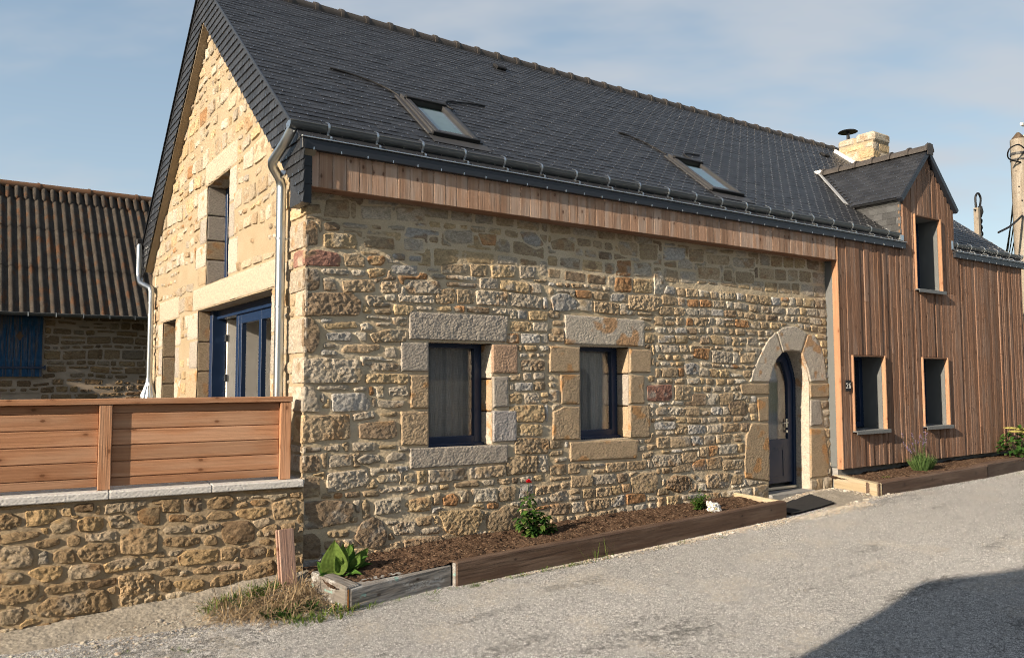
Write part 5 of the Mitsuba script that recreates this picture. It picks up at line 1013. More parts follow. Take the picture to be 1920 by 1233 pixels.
lay(lw, LWALL, lpol, 'm_lowstone', limit=300)
def lbox(mb, u0, u1, d0, d1, z0, z1, axis=0, ch=0.0, ident=None):
    """box on the wall's own axes: u along (negative leftwards), d towards the street"""
    p = lw.o + lw.eu * u0 + lw.eh * d0 + np.array([0, 0, z0]); e = [lw.eu * (u1 - u0), lw.eh * (d1 - d0), np.array([0, 0, z1 - z0])]
    mb.add(*slab(p, e[axis], e[(axis + 1) % 3], e[(axis + 2) % 3], cham=ch, ident=ident)); return mb
core = MB(); lbox(core, -3.6, 0.0, -0.32, -0.02, -0.5, 0.765); put(LWALL, 'core', core, 'm_mortar_low')
for a, b in ((-0.815, -0.012), (-1.625, -0.818), (-2.435, -1.628), (-3.25, -2.438)):
    mb = lbox(MB(), a, b, -0.36, 0.05, 0.766, 0.832, 0, 0.008); put(LWALL, 'coping_stone', mb, 'm_coping')
FN = thing('timber_fence', 'new larch board fence standing on the pale coping', 'fence')
zt = 1.60
for a in (-0.215, -1.715, -3.2):
    mb = lbox(MB(), a, a + 0.10, -0.16, -0.045, 0.834, zt - 0.052, 2, 0.005); put(FN, 'post', mb, 'm_fence')
mb = lbox(MB(), -3.3, -0.105, -0.19, -0.035, zt - 0.05, zt, 0, 0.005); put(FN, 'top_rail', mb, 'm_fence')
for a, b in ((-1.613, -0.217), (-3.1, -1.717)):
    z = 0.86; top = zt - 0.055; hs = [0.075] + [0.136] * 5
    for h in hs:
        i = uid(); mb = lbox(MB(), a, b, -0.115, -0.090, z, min(z + h - 0.007, top), 0, 0.004, i); lbox(mb, a, b, -0.112, -0.102, z + h - 0.02, min(z + h + 0.006, top), 0, 0, i); put(FN, 'board', mb, 'm_fence'); z += h
    if z < top: mb = lbox(MB(), a, b, -0.115, -0.090, z, top, 0, 0.004); put(FN, 'board', mb, 'm_fence')
    mb = lbox(MB(), (a + b) / 2 - 0.05, (a + b) / 2 + 0.05, -0.150, -0.117, 0.86, 1.5, 2); put(FN, 'batten', mb, 'm_fence')

# offcut boards leaning on the wall
for k, (dx, dyy, lab) in enumerate(((0.0, 0.0, 'short reddish board leaning on the wall, front one of two'), (-0.016, 0.028, 'short reddish board leaning behind another against the wall'))):
    p = np.array([-0.262 + dx, -0.26 + dyy, -0.12]); key = thing('leaning_board', lab, 'board')
    a = np.array([0.012, 0.165, 0.52 - 0.004 * k]); b = np.array([0.142, 0.016, 0.0]); c = np.cross(a, b); c /= np.linalg.norm(c)
    scene[key] = MB().add(*slab(p, a, b, c * 0.022, cham=0.003)).ply('m_offcut')

# ------------------------------------------------------------------ raised beds
def sleeper(label, p, q, w, z0, h, bsdf, end=None, twist=0.0, name='timber_sleeper', group=None, cham=0.012):
    """beam from p to q (front bottom edge), w deep to the back, h high"""
    p, q = np.array([*p, z0[0]]), np.array([*q, z0[1]]); a = q - p; back = np.cross([0, 0, 1.0], a); back /= np.linalg.norm(back)
    key = thing(name, label, 'sleeper', group); mb = MB(); v, f, uv = slab(p, a, back * w, [0, 0, h], cham=cham)
    w3 = meshkit.fbm(v * [3, 3, 6], 3, 5)[:, None] - 0.5
    scene[key] = mb.add(v + 0.012 * w3 * np.array([0.4, 1, 1]), f, uv).ply(bsdf)
    if end: 
        m2 = MB().add(*slab(p + a * 0.0 - a / np.linalg.norm(a) * 0.006 + np.array([0, 0, 0.012]) + back * 0.015, back * (w - 0.03), a / np.linalg.norm(a) * 0.008, [0, 0, h - 0.024])); put(key, 'end_grain', m2, end)
    return key
sleeper('long dark brown railway sleeper edging the bed under the windows', (1.17, -0.86), (6.13, -0.80), 0.11, (-0.20, -0.08), 0.265, 'm_sleeper', 'm_sleeper_worn')
mb = MB().add(*slab([6.12, -0.79, -0.06], [0.012, 0.10, 0], [0, 0, 0.21], [0.006, 0, 0])); put('timber_sleeper', 'end_grain', mb, 'm_endgrain')
sleeper('half sunk grey weathered sleeper with flaking paint beside the canna', (0.10, -0.90), (1.15, -0.80), 0.20, (-0.29, -0.25), 0.285, 'm_sleeper_worn')
mb = MB()
for k in range(3): mb.add(*slab([0.075 + 0.001 * k, -0.90 + 0.05 * k, -0.24], [0.022, 0.002, 0], [0.0, 0.040, 0], [0, 0, 0.232 - 0.01 * k], cham=0.006))
put('timber_sleeper_001', 'split_end', mb, 'm_endgrain', label='freshly split orange end')
sleeper('short pale sleeper closing the bed at the weedy end', (-0.02, -0.30), (0.06, -0.90), 0.14, (-0.24, -0.26), 0.275, 'm_sleeper_worn')
sleeper('low weathered plank closing the bed next to the door mat', (6.02, -0.02), (6.10, -0.72), 0.06, (0.02, -0.02), 0.20, 'm_sleeper_grey')
sleeper('dark sleeper edging the bed under the larch wall', (8.13, -0.86), (11.40, -0.83), 0.20, (0.03, 0.08), 0.235, 'm_sleeper')
sleeper('dark sleeper at the far end of the bed by the hydrangea', (11.42, -0.82), (14.2, -0.62), 0.20, (0.09, 0.10), 0.235, 'm_sleeper')
sleeper('short grey sleeper beside the sandy doorway', (8.30, -0.03), (8.10, -0.84), 0.12, (0.10, 0.06), 0.205, 'm_sleeper_grey')

def soil(name, x0, x1, y0, y1, zf, label, seed):
    v, f = grid(np.arange(x0, x1, 0.02), np.arange(y0, y1, 0.02), lambda X, Y: zf(X, Y) + 0.055 * (meshkit.fbm(np.stack([X * 7, Y * 7, 0 * X + seed], -1), 4, 4) - 0.5) + 0.022 * (meshkit.noise(np.stack([X * 38, Y * 38, 0 * X], -1), 9) - 0.5))
    put(None, name, MB().add(v, f), 'm_soil', True, kind='structure', label=label)
bed1 = lambda X, Y: np.interp(X, [0, 0.6, 1.5, 3.5, 6.2], [-0.02, 0.02, 0.06, 0.10, 0.13]) + 0.04 * np.clip((Y + 0.8) / 0.8, 0, 1)
bed2 = lambda X, Y: np.interp(X, [8, 10, 12, 15], [0.24, 0.29, 0.30, 0.30]) + 0.03 * np.clip((Y + 0.8) / 0.8, 0, 1)
soil('garden_bed', 0.0, 6.07, -0.80, 0.0, bed1, 'brown mulched soil between the stone wall and the dark sleepers', 1)
soil('garden_bed', 8.22, 14.4, -0.72, 0.02, bed2, 'brown mulched soil under the larch wall', 2)

ICO = trimesh.creation.icosphere(subdivisions=1)
def scatter(name, pts, sizes, bsdf, label, seed, flat=0.7):
    g = np.random.default_rng(seed); V, F, U = [], [], []; n = len(ICO.vertices)
    base = [ICO.vertices * (1 + 0.35 * (g.random((n, 1)) - 0.5)) for _ in range(8)]
    for k, (p, s) in enumerate(zip(pts, sizes)):
        a = g.uniform(0, 6.28); R = np.array([[math.cos(a), -math.sin(a), 0], [math.sin(a), math.cos(a), 0], [0, 0, 1]])
        V.append((base[k % 8] * [1, g.uniform(0.6, 1), flat * g.uniform(0.6, 1)]) @ R.T * s + p); F.append(ICO.faces + k * n); U.append(np.tile([[k + 0.5, 0.5]], (n, 1)))
    mb = MB(); mb.v, mb.f, mb.uv, mb.n = [np.vstack(V)], [np.vstack(F)], [np.vstack(U)], 1
    return put(None, name, mb, bsdf, kind='stuff', label=label, cat='gravel')
g = np.random.default_rng(77)
n = 2600; x = 1.4 + 6.2 * g.random(n) ** 0.7; d = np.abs(g.normal(0, 0.12, n)) * (0.25 + 0.40 * (x - 1.4) / 3)
y = np.interp(x, [1.2, 6.13, 6.4, 7.6], [-0.89, -0.83, -0.9, -0.95]) - d; k = ~((x > 6.1) & (x < 7.85) & (y > -0.86)); x, y = x[k], y[k]; n = len(x)
scatter('loose_gravel', np.c_[x, y, zr(x) + 0.004], g.uniform(0.004, 0.011, n) * (1 + (g.random(n) > 0.97) * 1.6), 'm_pebble', 'loose pale gravel along the foot of the long sleeper', 1)
n = 1500; x = g.uniform(6.5, 8.6, n); y = g.uniform(-1.0, -0.05, n); k = ~((x < 7.85) & (y > -0.86) & (y < -0.26)); x, y = x[k], y[k]; n = len(x)
scatter('rubble_chips', np.c_[x, y, np.maximum(apron_z(x, y), zr(x)) + 0.003], g.uniform(0.004, 0.014, n) * (1 + (g.random(n) > 0.97) * 2), 'm_pebble', 'stone chips and sand before the arched door', 2)
n = 1800; x = g.uniform(-3.2, 0.0, n); y = -0.16 - np.abs(g.normal(0, 0.42, n)) + 0.05 * x
scatter('verge_gravel', np.c_[x, y, np.maximum(bank_z(x, y), zr(x)) + 0.002], g.uniform(0.003, 0.010, n) * (1 + (g.random(n) > 0.97) * 1.6), 'm_pebble', 'small gravel washed along the boundary wall', 3)
n = 500; x = g.uniform(-2.5, 9.0, n); y = g.uniform(-4.6, -1.1, n)
scatter('road_grit', np.c_[x, y, zr(x) + 0.004], g.uniform(0.003, 0.008, n), 'm_pebble', 'loose grit scattered over the road', 4)
n = 5200; x = np.r_[g.uniform(0.1, 6.0, n // 2), g.uniform(8.3, 14.2, n // 2)]; y = g.uniform(-0.76, -0.03, n)
z = np.where(x < 7, bed1(x, y), bed2(x, y)) + 0.055 * (meshkit.fbm(np.stack([x * 7, y * 7, np.where(x < 7, 1.0, 2.0)], -1), 4, 4) - 0.5)
scatter('bark_mulch', np.c_[x, y, z + 0.004], g.uniform(0.004, 0.014, n), 'm_chip', 'chopped bark mulch strewn over the beds', 5, 0.4)

# ------------------------------------------------------------------ plants
def blade(p, d, L, w, curl, n=5, ident=0, up=(0, 0, 1.0), peak=0.85):
    """curved leaf: from p in direction d, length L, greatest width w"""
    d = np.asarray(d, float) / np.linalg.norm(d); s = np.cross(d, up); s /= max(np.linalg.norm(s), 1e-6); nn = np.cross(s, d); V, F = [], []
    for k in range(n + 1):
        t = k / n; c = np.asarray(p) + d * L * t - nn * 0 + np.array([0, 0, -1.0]) * curl * L * t * t; ww = w * math.sin(math.pi * min(0.97, 0.06 + 0.94 * t ** peak)) * 0.5
        V += [c - s * ww + nn * ww * 0.25, c, c + s * ww + nn * ww * 0.25]
    for k in range(n): F += [[3 * k, 3 * k + 1, 3 * k + 4, 3 * k + 3], [3 * k + 1, 3 * k + 2, 3 * k + 5, 3 * k + 4]]
    return np.array(V), np.array(F), (ident + 0.5, 0.5)
def stalk(mb, p, q, r=0.004, sag=0.0): 
    p, q = np.asarray(p, float), np.asarray(q, float); m = (p + q) / 2 + np.array([0, 0, -sag]); mb.add(*tube(curve([p, m, q], 4), r, 5))

def broad_leaf(p, d, L, w, face, curl, wave, ident):
    """ribbed pointed leaf with a folded midrib; face: the way its upper side looks"""
    d = np.asarray(d, float) / np.linalg.norm(d); s = np.cross(d, face); s /= np.linalg.norm(s); nn = np.cross(s, d); n, m = 16, 15; V = []
    for k in range(n + 1):
        t = k / n; ww = 0.5 * w * max(0.012, math.sin(math.pi * (0.08 + 0.92 * t ** 0.7))) * (1.0 if t < 0.9 else (1 - t) / 0.1 * 0.8 + 0.2)
        for j in range(m):
            u = (j / (m - 1) - 0.5) * 2
            V.append(np.asarray(p) + d * L * t + s * ww * u + nn * (0.30 * ww * abs(u) + 0.0022 * math.sin(abs(u) * 26 - t * 5) + wave * ww * math.sin(t * 9 + u * 1.5) * abs(u)) - nn * curl * L * t * t)
    F = np.array([[k * m + j, k * m + j + 1, (k + 1) * m + j + 1, (k + 1) * m + j] for k in range(n) for j in range(m - 1)])
    return np.array(V), F, (ident + 0.5, 0.5)
CN = thing('canna_plant', 'young canna with broad bright green leaves in the near corner of the bed', 'plant')
b0 = np.array([0.25, -0.42, -0.01]); mb = MB()
spec = [((0.14, -0.45, 0.0), (-0.02, -0.05, 1.0), 0.30, 0.165, 0.02, 'm_leaf_bright'), ((0.21, -0.44, 0.03), (0.05, -0.02, 1.0), 0.23, 0.09, 0.05, 'm_leaf_bright'), ((0.24, -0.42, 0.02), (0.35, 0.1, 0.9), 0.24, 0.12, 0.25, 'm_leaf'), ((0.30, -0.42, 0.05), (0.05, 0.12, 1.0), 0.20, 0.085, 0.1, 'm_leaf_bright'),
        ((0.33, -0.43, 0.06), (0.75, 0.0, 0.75), 0.20, 0.075, 0.15, 'm_leaf_bright'), ((0.30, -0.46, 0.06), (0.5, -0.25, 0.55), 0.16, 0.07, 0.5, 'm_leaf'), ((0.12, -0.46, 0.0), (-0.8, -0.2, 0.35), 0.13, 0.07, 0.3, 'm_leaf'), ((0.20, -0.50, 0.0), (-0.1, -0.8, 0.4), 0.13, 0.07, 0.4, 'm_leaf'), ((0.27, -0.36, 0.03), (0.2, 0.7, 0.8), 0.2, 0.09, 0.2, 'm_leaf'), ((0.31, -0.47, 0.05), (0.2, -0.5, 0.9), 0.15, 0.06, 0.3, 'm_leaf_bright'), ((0.36, -0.40, 0.04), (0.9, -0.2, 0.35), 0.15, 0.06, 0.6, 'm_leaf'), ((0.26, -0.50, 0.02), (0.45, -0.8, 0.3), 0.12, 0.055, 0.6, 'm_leaf'), ((0.10, -0.42, 0.01), (-0.6, 0.1, 0.75), 0.15, 0.065, 0.5, 'm_leaf'), ((0.19, -0.47, 0.04), (-0.35, -0.4, 0.8), 0.16, 0.065, 0.35, 'm_leaf_bright')]
for i, (p, d, L, w, c, m) in enumerate(spec):
    stalk(mb, b0 + (np.array(p) - b0) * 0.6 - [0, 0, 0.03], p, 0.006); put(CN, 'leaf', MB().add(*broad_leaf(p, d, L * 1.1, w * 1.45, (-0.45 + 0.3 * math.sin(i * 2.1), -0.9, 0.3) if d[2] > 0.7 else (-0.1, -0.35, 1.0), c * 0.5, 0.10, i)), m, True)
put(CN, 'stem', mb, 'm_stem')

RS = thing('rose_bush', 'thin rose bush with one red bloom against the stone wall', 'plant')
g = np.random.default_rng(12); mb, lv, lv2 = MB(), MB(), MB(); base = np.array([2.40, -0.36, 0.10])
canes = [[base, base + [-0.02, 0, 0.15], base + [-0.055, 0.01, 0.34], base + [-0.05, 0, 0.55]], [base, base + [0.08, -0.02, 0.10], base + [0.14, -0.02, 0.19]], [base, base + [-0.07, -0.02, 0.08], base + [-0.13, 0, 0.20]], [base, base + [0.05, 0.02, 0.13], base + [0.07, 0.02, 0.26]], [base + [0.2, 0.03, -0.02], base + [0.23, 0.03, 0.04], base + [0.25, 0.03, 0.08]]]
for c in canes:
    q = curve(c, 6); mb.add(*tube(q, 0.0035, 5))
    for p in q[1::1]:
        for _ in range(7):
            a = g.uniform(0, 6.28); d = np.array([math.cos(a), math.sin(a) * 0.7, g.uniform(-0.4, 0.5)]); s = g.uniform(0.02, 0.06)
            if p[2] > base[2] + 0.44 or g.random() < 0.15: continue
            (lv if g.random() < 0.7 else lv2).add(*blade(p + d * s, d, g.uniform(0.055, 0.085), g.uniform(0.042, 0.06), 0.35, 3, g.integers(0, 99)))
put(RS, 'cane', mb, 'm_stem'); put(RS, 'foliage', lv, 'm_leaf_dark', True, kind='stuff'); put(RS, 'young_foliage', lv2, 'm_leaf_bright', True, kind='stuff')
mb = MB(); c = canes[0][-1] + np.array([0, 0, 0.015])
for k in range(14):
    a = k * 2.4; t = k / 14; d = np.array([math.cos(a) * (0.3 + t), math.sin(a) * (0.3 + t), 1.1 - t]); mb.add(*blade(c - [0, 0, 0.008], d, 0.045, 0.042, 0.1, 3, k))
put(RS, 'bloom', mb, 'm_red', True, label='single red rose')

SB = thing('small_shrub', 'small leafy shrub with yellowish tips beside the crumpled wrapper', 'plant')
g = np.random.default_rng(13); mb, l1, l2 = MB(), MB(), MB(); base = np.array([4.93, -0.40, 0.10])
for k in range(26):
    a = g.uniform(0, 6.28); e = base + np.array([math.cos(a) * g.uniform(0.02, 0.17), math.sin(a) * g.uniform(0.02, 0.13), g.uniform(0.06, 0.22)]) + ([0, 0, 0.1] if k % 9 == 0 else [0, 0, 0])
    q = curve([base, (base + e) / 2 + [0, 0, 0.02], e], 4); mb.add(*tube(q, 0.002, 4))
    for p in q[2:]:
        for _ in range(5):
            b = g.uniform(0, 6.28); d = np.array([math.cos(b), math.sin(b), g.uniform(-0.2, 0.7)]); (l1 if g.random() < 0.72 else l2).add(*blade(p, d, g.uniform(0.026, 0.042), 0.021, 0.2, 2, g.integers(0, 99)))
put(SB, 'stem', mb, 'm_stem'); put(SB, 'foliage', l1, 'm_leaf', True, kind='stuff'); put(SB, 'tip_foliage', l2, 'm_weed', True, kind='stuff')
# crumpled white wrapper
mf = trimesh.creation.icosphere(subdivisions=3); v = mf.vertices.copy(); k = meshkit.fbm(v * 2.3, 3, 8)[:, None]; kk = np.abs(meshkit.noise(v * 5.0, 3) - 0.5)[:, None]
v = v * (0.55 + 0.9 * k - 0.8 * kk) * [0.135, 0.07, 0.07]; a = 0.5; v = v @ np.array([[math.cos(a), 0, -math.sin(a)], [0, 1, 0], [math.sin(a), 0, math.cos(a)]]) + [4.98, -0.60, 0.175]
put(None, 'crumpled_wrapper', MB().add(v, mf.faces), 'm_foil', label='crumpled white and yellow wrapper lying in the bed by the shrub', cat='litter')

LV = thing('lavender_bush', 'lavender with thin mauve flower spikes under the larch wall', 'plant')
g = np.random.default_rng(14); l1, fl, st = MB(), MB(), MB(); base = np.array([10.05, -0.46, 0.28])
for k in range(330):
    a = g.uniform(0, 6.28); r_ = g.random() ** 0.5; d = np.array([math.cos(a) * r_ * 0.75, math.sin(a) * r_ * 0.6, 1.0]); p = base + np.array([math.cos(a) * r_ * 0.16, math.sin(a) * r_ * 0.12, 0]); l1.add(*blade(p, d, g.uniform(0.2, 0.36) * (1.1 - 0.35 * r_), 0.014, 0.06, 3, g.integers(0, 99)))
for k in range(34):
    a = g.uniform(0, 6.28); d = np.array([math.cos(a) * 0.5 - 0.45, math.sin(a) * 0.3, 1.0]); d /= np.linalg.norm(d); L = g.uniform(0.42, 0.66); q = base + d * L; st.add(*tube(curve([base, base + d * L * 0.5 + [0, 0, 0.02], q], 3), 0.0016, 4))
    for j in range(7): b = g.uniform(0, 6.28); fl.add(*blade(q + d * (j - 3) * 0.011, [math.cos(b), math.sin(b), 0.6], 0.026, 0.017, 0.1, 2, j))
put(LV, 'foliage', l1, 'm_lavender', True, kind='stuff'); put(LV, 'flower_spikes', fl, 'm_mauve', True, kind='stuff'); put(LV, 'stem', st, 'm_stem')

HY = thing('hydrangea_bush', 'leafy hydrangea with flat yellow flower heads at the end of the bed', 'plant')
g = np.random.default_rng(15); l1, l2, st = MB(), MB(), MB(); base = np.array([13.25, -0.48, 0.32])
for k in range(150):
    a = g.uniform(0, 6.28); r_ = g.random() ** 0.5; p = base + np.array([math.cos(a) * r_ * 0.33, math.sin(a) * r_ * 0.24, 0.04 + 0.46 * g.random() * (1.1 - 0.4 * r_)]); d = np.array([math.cos(a), math.sin(a), g.uniform(-0.4, 0.4)]); (l1 if g.random() < 0.75 else l2).add(*blade(p, d, g.uniform(0.08, 0.13), g.uniform(0.05, 0.075), 0.35, 4, g.integers(0, 99)))
for k in range(10): a = k * 0.63; q = base + [math.cos(a) * 0.2, math.sin(a) * 0.15, 0.3]; stalk(st, base, q, 0.004)
put(HY, 'foliage', l1, 'm_leaf_dark', True, kind='stuff'); put(HY, 'young_foliage', l2, 'm_leaf', True, kind='stuff'); put(HY, 'stem', st, 'm_stem')
for c in ((-0.22, -0.10, 0.50), (-0.02, -0.20, 0.48), (0.14, -0.06, 0.53), (0.34, -0.05, 0.49), (0.06, 0.1, 0.54)):
    mb = MB()
    for j in range(46): a = g.uniform(0, 6.28); r_ = g.random() ** 0.5 * 0.12; mb.add(*blade(base + np.array(c) + [math.cos(a) * r_, math.sin(a) * r_, g.uniform(-0.012, 0.012) - r_ * 0.25], [math.cos(a * 3), math.sin(a * 3), 0.25], 0.036, 0.03, 0.1, 2, j))
    mb.add(ICO.vertices * [0.11, 0.10, 0.02] + base + c - [0, 0, 0.02], ICO.faces); put(HY, 'flower_head', mb, 'm_leaf_yellow', True)
put(HY, 'shoot', MB().add(*blade(base + [-0.05, -0.1, 0.52], (0.3, 0, 1), 0.12, 0.07, 0.3, 4, 3)).add(*blade(base + [-0.05, -0.1, 0.52], (-0.5, 0, 0.8), 0.11, 0.06, 0.3, 4, 3)), 'm_leaf', True)

# weeds, dry grass
def tufts(name, centres, n, L, spread, bsdf, label, seed, w=0.005, curl=(0.1, 0.6), lie=1.1):
    g = np.random.default_rng(seed); V, F, U, k = [], [], [], 0
    for c in centres:
        for _ in range(n):
            a = g.uniform(0, 6.28); r_ = g.random() ** 0.6 * spread; p = np.array(c) + [math.cos(a) * r_, math.sin(a) * r_, 0]; t = g.uniform(0.1, lie)
            v, f, _u = blade(p, (math.cos(a) * t, math.sin(a) * t, 1), L * g.uniform(0.4, 1.1), w * g.uniform(0.6, 1.4), g.uniform(*curl), 3); V.append(v); F.append(f + k); k += len(v); U.append(np.tile([[g.integers(0, 99) + 0.5, 0.5]], (len(v), 1)))
    mb = MB(); mb.add(np.vstack(V), np.vstack(F), None); mb.uv = [np.vstack(U)]
    return put(None, name, mb, bsdf, True, kind='stuff', label=label, cat='grass')
g = np.random.default_rng(90)
def on_ground(x, y): return np.c_[x, y, np.maximum(bank_z(x, y), zr(x)) - 0.005]
x = g.uniform(-0.85, 0.02, 70); y = np.interp(x, [-0.9, -0.3, 0.05], [-0.35, -0.45, -0.55]) + g.uniform(-0.38, 0.26, 70) * np.interp(x, [-0.9, -0.4], [0.4, 1]); tufts('dry_grass', on_ground(x, y), 15, 0.25, 0.10, 'm_straw', 'tangle of dry straw coloured grass at the wall corner', 1, 0.008, (0.1, 0.9), 3.0)
x = g.uniform(-0.55, -0.02, 26); y = g.uniform(-0.68, -0.25, 26); tufts('dry_grass', on_ground(x, y) + [0, 0, 0.03], 18, 0.30, 0.11, 'm_straw', 'heap of pulled dry weeds by the leaning boards', 2, 0.008, (0.1, 0.9), 3.0)
x = np.r_[g.uniform(-0.95, -0.25, 30), g.uniform(-0.4, 0.3, 18)]; y = np.r_[np.interp(x[:30], [-0.95, -0.25], [-0.22, -0.16]) + g.uniform(-0.14, 0.02, 30), g.uniform(-1.02, -0.86, 18)]; tufts('weeds', on_ground(x, y), 17, 0.12, 0.08, 'm_weed', 'green weeds sprouting along the foot of the wall', 3, 0.009)
x = g.uniform(-0.5, -0.1, 14); y = g.uniform(-0.75, -0.45, 14); tufts('weeds', on_ground(x, y) + [0, 0, 0.01], 22, 0.10, 0.07, 'm_leaf_dark', 'dark green creeping weeds among the dry grass', 4, 0.02)
x = np.r_[g.uniform(0.5, 3.1, 36), [3.7, 4.05, 4.1, 3.05, 2.95]]; y = np.interp(x, [0.1, 1.15, 1.2, 6.1], [-0.95, -0.86, -0.92, -0.86]) - g.uniform(0.0, 0.05, len(x)); tufts('weeds', np.c_[x, y, zr(x) - 0.004], 12, 0.055, 0.05, 'm_weed', 'small green tufts along the road edge of the sleepers', 5, 0.005)
x = np.array([0.78, -1.3, -1.22, -1.6, 4.6, 8.0, 7.6, 11.5, 12.4, 12.9, 8.7, 8.8]); y = np.array([-1.12, -0.95, -1.05, -0.75, -1.05, -0.75, -0.8, -0.92, -0.88, -0.86, -0.6, -0.62]); tufts('weeds', np.c_[x, y, zr(x) + np.where(y > -0.65, 0.19, 0)], 16, 0.04, 0.05, 'm_weed', 'stray tiny weeds on the gravel', 6, 0.005)
x = np.array([2.72, 2.80, 2.95]); tufts('weeds', np.c_[x, np.full(3, -0.93), zr(x)], 5, 0.24, 0.03, 'm_weed', 'tall thin weed stalks against the long sleeper', 7, 0.004, (0.0, 0.25))

# ------------------------------------------------------------------ number plaque, mat
PQ = MB(); bx(PQ, 8.352, 8.498, YW - 0.034, YW - 0.024, 1.565, 1.735, 0, 0.003); PQ = put(None, 'number_plaque', PQ, 'm_black', label='small black house number plaque on the larch wall', cat='sign')
tm = meshkit.text_mesh('26', 0.085, 0.002); vv = tm.vertices; wd = vv[:, 0].max() - vv[:, 0].min()
vv = np.c_[8.425 + (vv[:, 0] - vv[:, 0].min() - wd / 2) * 0.92, YW - 0.0345 - vv[:, 2], 1.608 + vv[:, 1]]
mb = MB().add(vv, tm.faces); put(PQ, 'digits', mb, 'm_white', label='white digits 26')
mx = np.linspace(6.30, 7.25, 32); my = np.linspace(-0.80, -0.30, 18)
v, f = grid(mx, my, lambda X, Y: np.maximum(zr(X), apron_z(X, Y) * (X > 6.5)) + 0.022 + 0.02 * np.clip((X - 6.9), 0, 1) * np.sin((X - 6.9) * 4) * 0.5)
sh = lambda V: np.c_[V[:, 0] + 0.28 * (V[:, 1] + 0.55), V[:, 1] + 0.02 * np.sin(V[:, 0] * 3), V[:, 2]]
put(None, 'door_mat', MB().add(sh(v), f).add(sh(v) - [0, 0, 0.012], f[:, ::-1]), 'm_rubber', True, label='black rubber mat before the arched door', cat='mat')

# ------------------------------------------------------------------ barn behind
BARN = thing('old_barn', 'old stone barn with rusty corrugated roof and blue shutter behind the fence', 'barn')
bw = Wall([0, 12.2, 0], [1, 0, 0], [0, -1, 0]); breg = sbox(-9.0, -0.3, 4.5, 3.30)
SHUT, GAP = sbox(-2.45, 1.86, -1.28, 3.14), sbox(-3.2, 0.2, -1.30, 1.52)
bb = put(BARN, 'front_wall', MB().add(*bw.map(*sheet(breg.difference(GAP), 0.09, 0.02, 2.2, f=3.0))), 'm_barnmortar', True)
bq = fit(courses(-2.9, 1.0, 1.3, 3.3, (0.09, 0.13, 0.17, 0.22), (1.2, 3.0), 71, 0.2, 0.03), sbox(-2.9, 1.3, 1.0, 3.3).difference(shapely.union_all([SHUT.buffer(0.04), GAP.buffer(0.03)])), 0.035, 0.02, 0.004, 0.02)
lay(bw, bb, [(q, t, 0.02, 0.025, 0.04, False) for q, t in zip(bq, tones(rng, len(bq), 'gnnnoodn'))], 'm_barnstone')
bq = fit(courses(-9, -2.9, 0.2, 3.3, (0.15, 0.22, 0.28), (1.2, 3.0), 72, 0.1, 0.03), sbox(-9, 0.2, -2.92, 3.3).difference(GAP.buffer(0.03)), 0.04, 0.02)
mb = MB()
for i, q in enumerate(bq): v, f = relief(q, 0.02, 0.02, 3000 + i, 0.1); mb.add(*bw.map(v, f), (i + 0.5, 4.5))
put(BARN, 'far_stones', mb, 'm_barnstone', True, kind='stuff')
mb = MB(); bx(mb, -9, 4.5, 12.22, 12.5, -0.3, 3.3); bx(mb, -9, 4.5, 18.0, 18.4, -0.3, 3.3); bx(mb, 4.2, 4.5, 12.4, 18, -0.3, 3.3); bx(mb, -9, -8.7, 12.4, 18, -0.3, 3.3)
for xx in (-9, 4.5): mb.add(np.array([[xx, 12.22, 3.3], [xx, 18.4, 3.3], [xx, 15.2, 6.5]]), np.array([[0, 1, 2]]))
put(BARN, 'rear_wall', mb, 'm_barnmortar')
ST = put(BARN, 'shutter', MB().add(*many([[-2.45, 12.155, 1.86]], [1.17, 0, 0], [0, 0.03, 0], [0, 0, 1.28])), 'm_batten', label='faded blue plank shutter with a diamond hole')
dia = Polygon([(-1.694, 2.60), (-1.625, 2.71), (-1.694, 2.82), (-1.763, 2.71)])
for k in range(9):
    a = -2.45 + 0.13 * k; q = sbox(a + 0.003, 1.86, a + 0.127, 3.14).difference(dia); v, f = extr(q, 12.125, 12.153); put(ST, 'plank', MB().add(v, f, np.stack([20 * uid() + v[:, 2], v[:, 0]], 1)), 'm_blueboard')
mb = MB(); bx(mb, -2.45, -1.28, 12.10, 12.124, 2.94, 3.10, 0, 0.004); put(ST, 'ledge', mb, 'm_blueboard')
mb = MB(); bx(mb, -2.45, -1.22, 12.105, 12.115, 2.03, 2.075, 0, 0.003); mb.add(*tube([(-1.225, 12.11, 2.0), (-1.225, 12.11, 2.1)], 0.02)); put(ST, 'hinge', mb, 'm_blue')
mb = MB(); bx(mb, -3.2, -1.3, 12.4, 12.45, 0.1, 1.6); put(BARN, 'opening', mb, 'm_black')  # black sheet standing in for the shade inside the wall opening
# corrugated sheets: three overlapping rows; near ones are sheets of their own
bz = lambda y: 3.20 + (y - 11.78) * (6.46 - 3.20) / (15.1 - 11.78)
bn = np.array([0, -(6.46 - 3.20), 15.1 - 11.78]); bn /= np.linalg.norm(bn)
CP = 0.186
def sheet_of(x0, x1, y0, y1, lift):
    xx = np.arange(x0, x1 + 1e-6, CP / 12); ph = xx / CP * 2 * np.pi; hh = 0.030 * np.sign(np.cos(ph)) * np.abs(np.cos(ph)) ** 0.8; V = []
    for t in np.linspace(0, 1, 5):
        y = y0 + (y1 - y0) * t; V.append(np.c_[xx, np.full_like(xx, y), np.full_like(xx, bz(y))] + (hh + lift * (1 - t))[:, None] * bn)
    m = len(xx); V = np.vstack(V); F = np.array([[i * m + j, i * m + j + 1, (i + 1) * m + j + 1, (i + 1) * m + j] for i in range(4) for j in range(m - 1)])
    return V, F
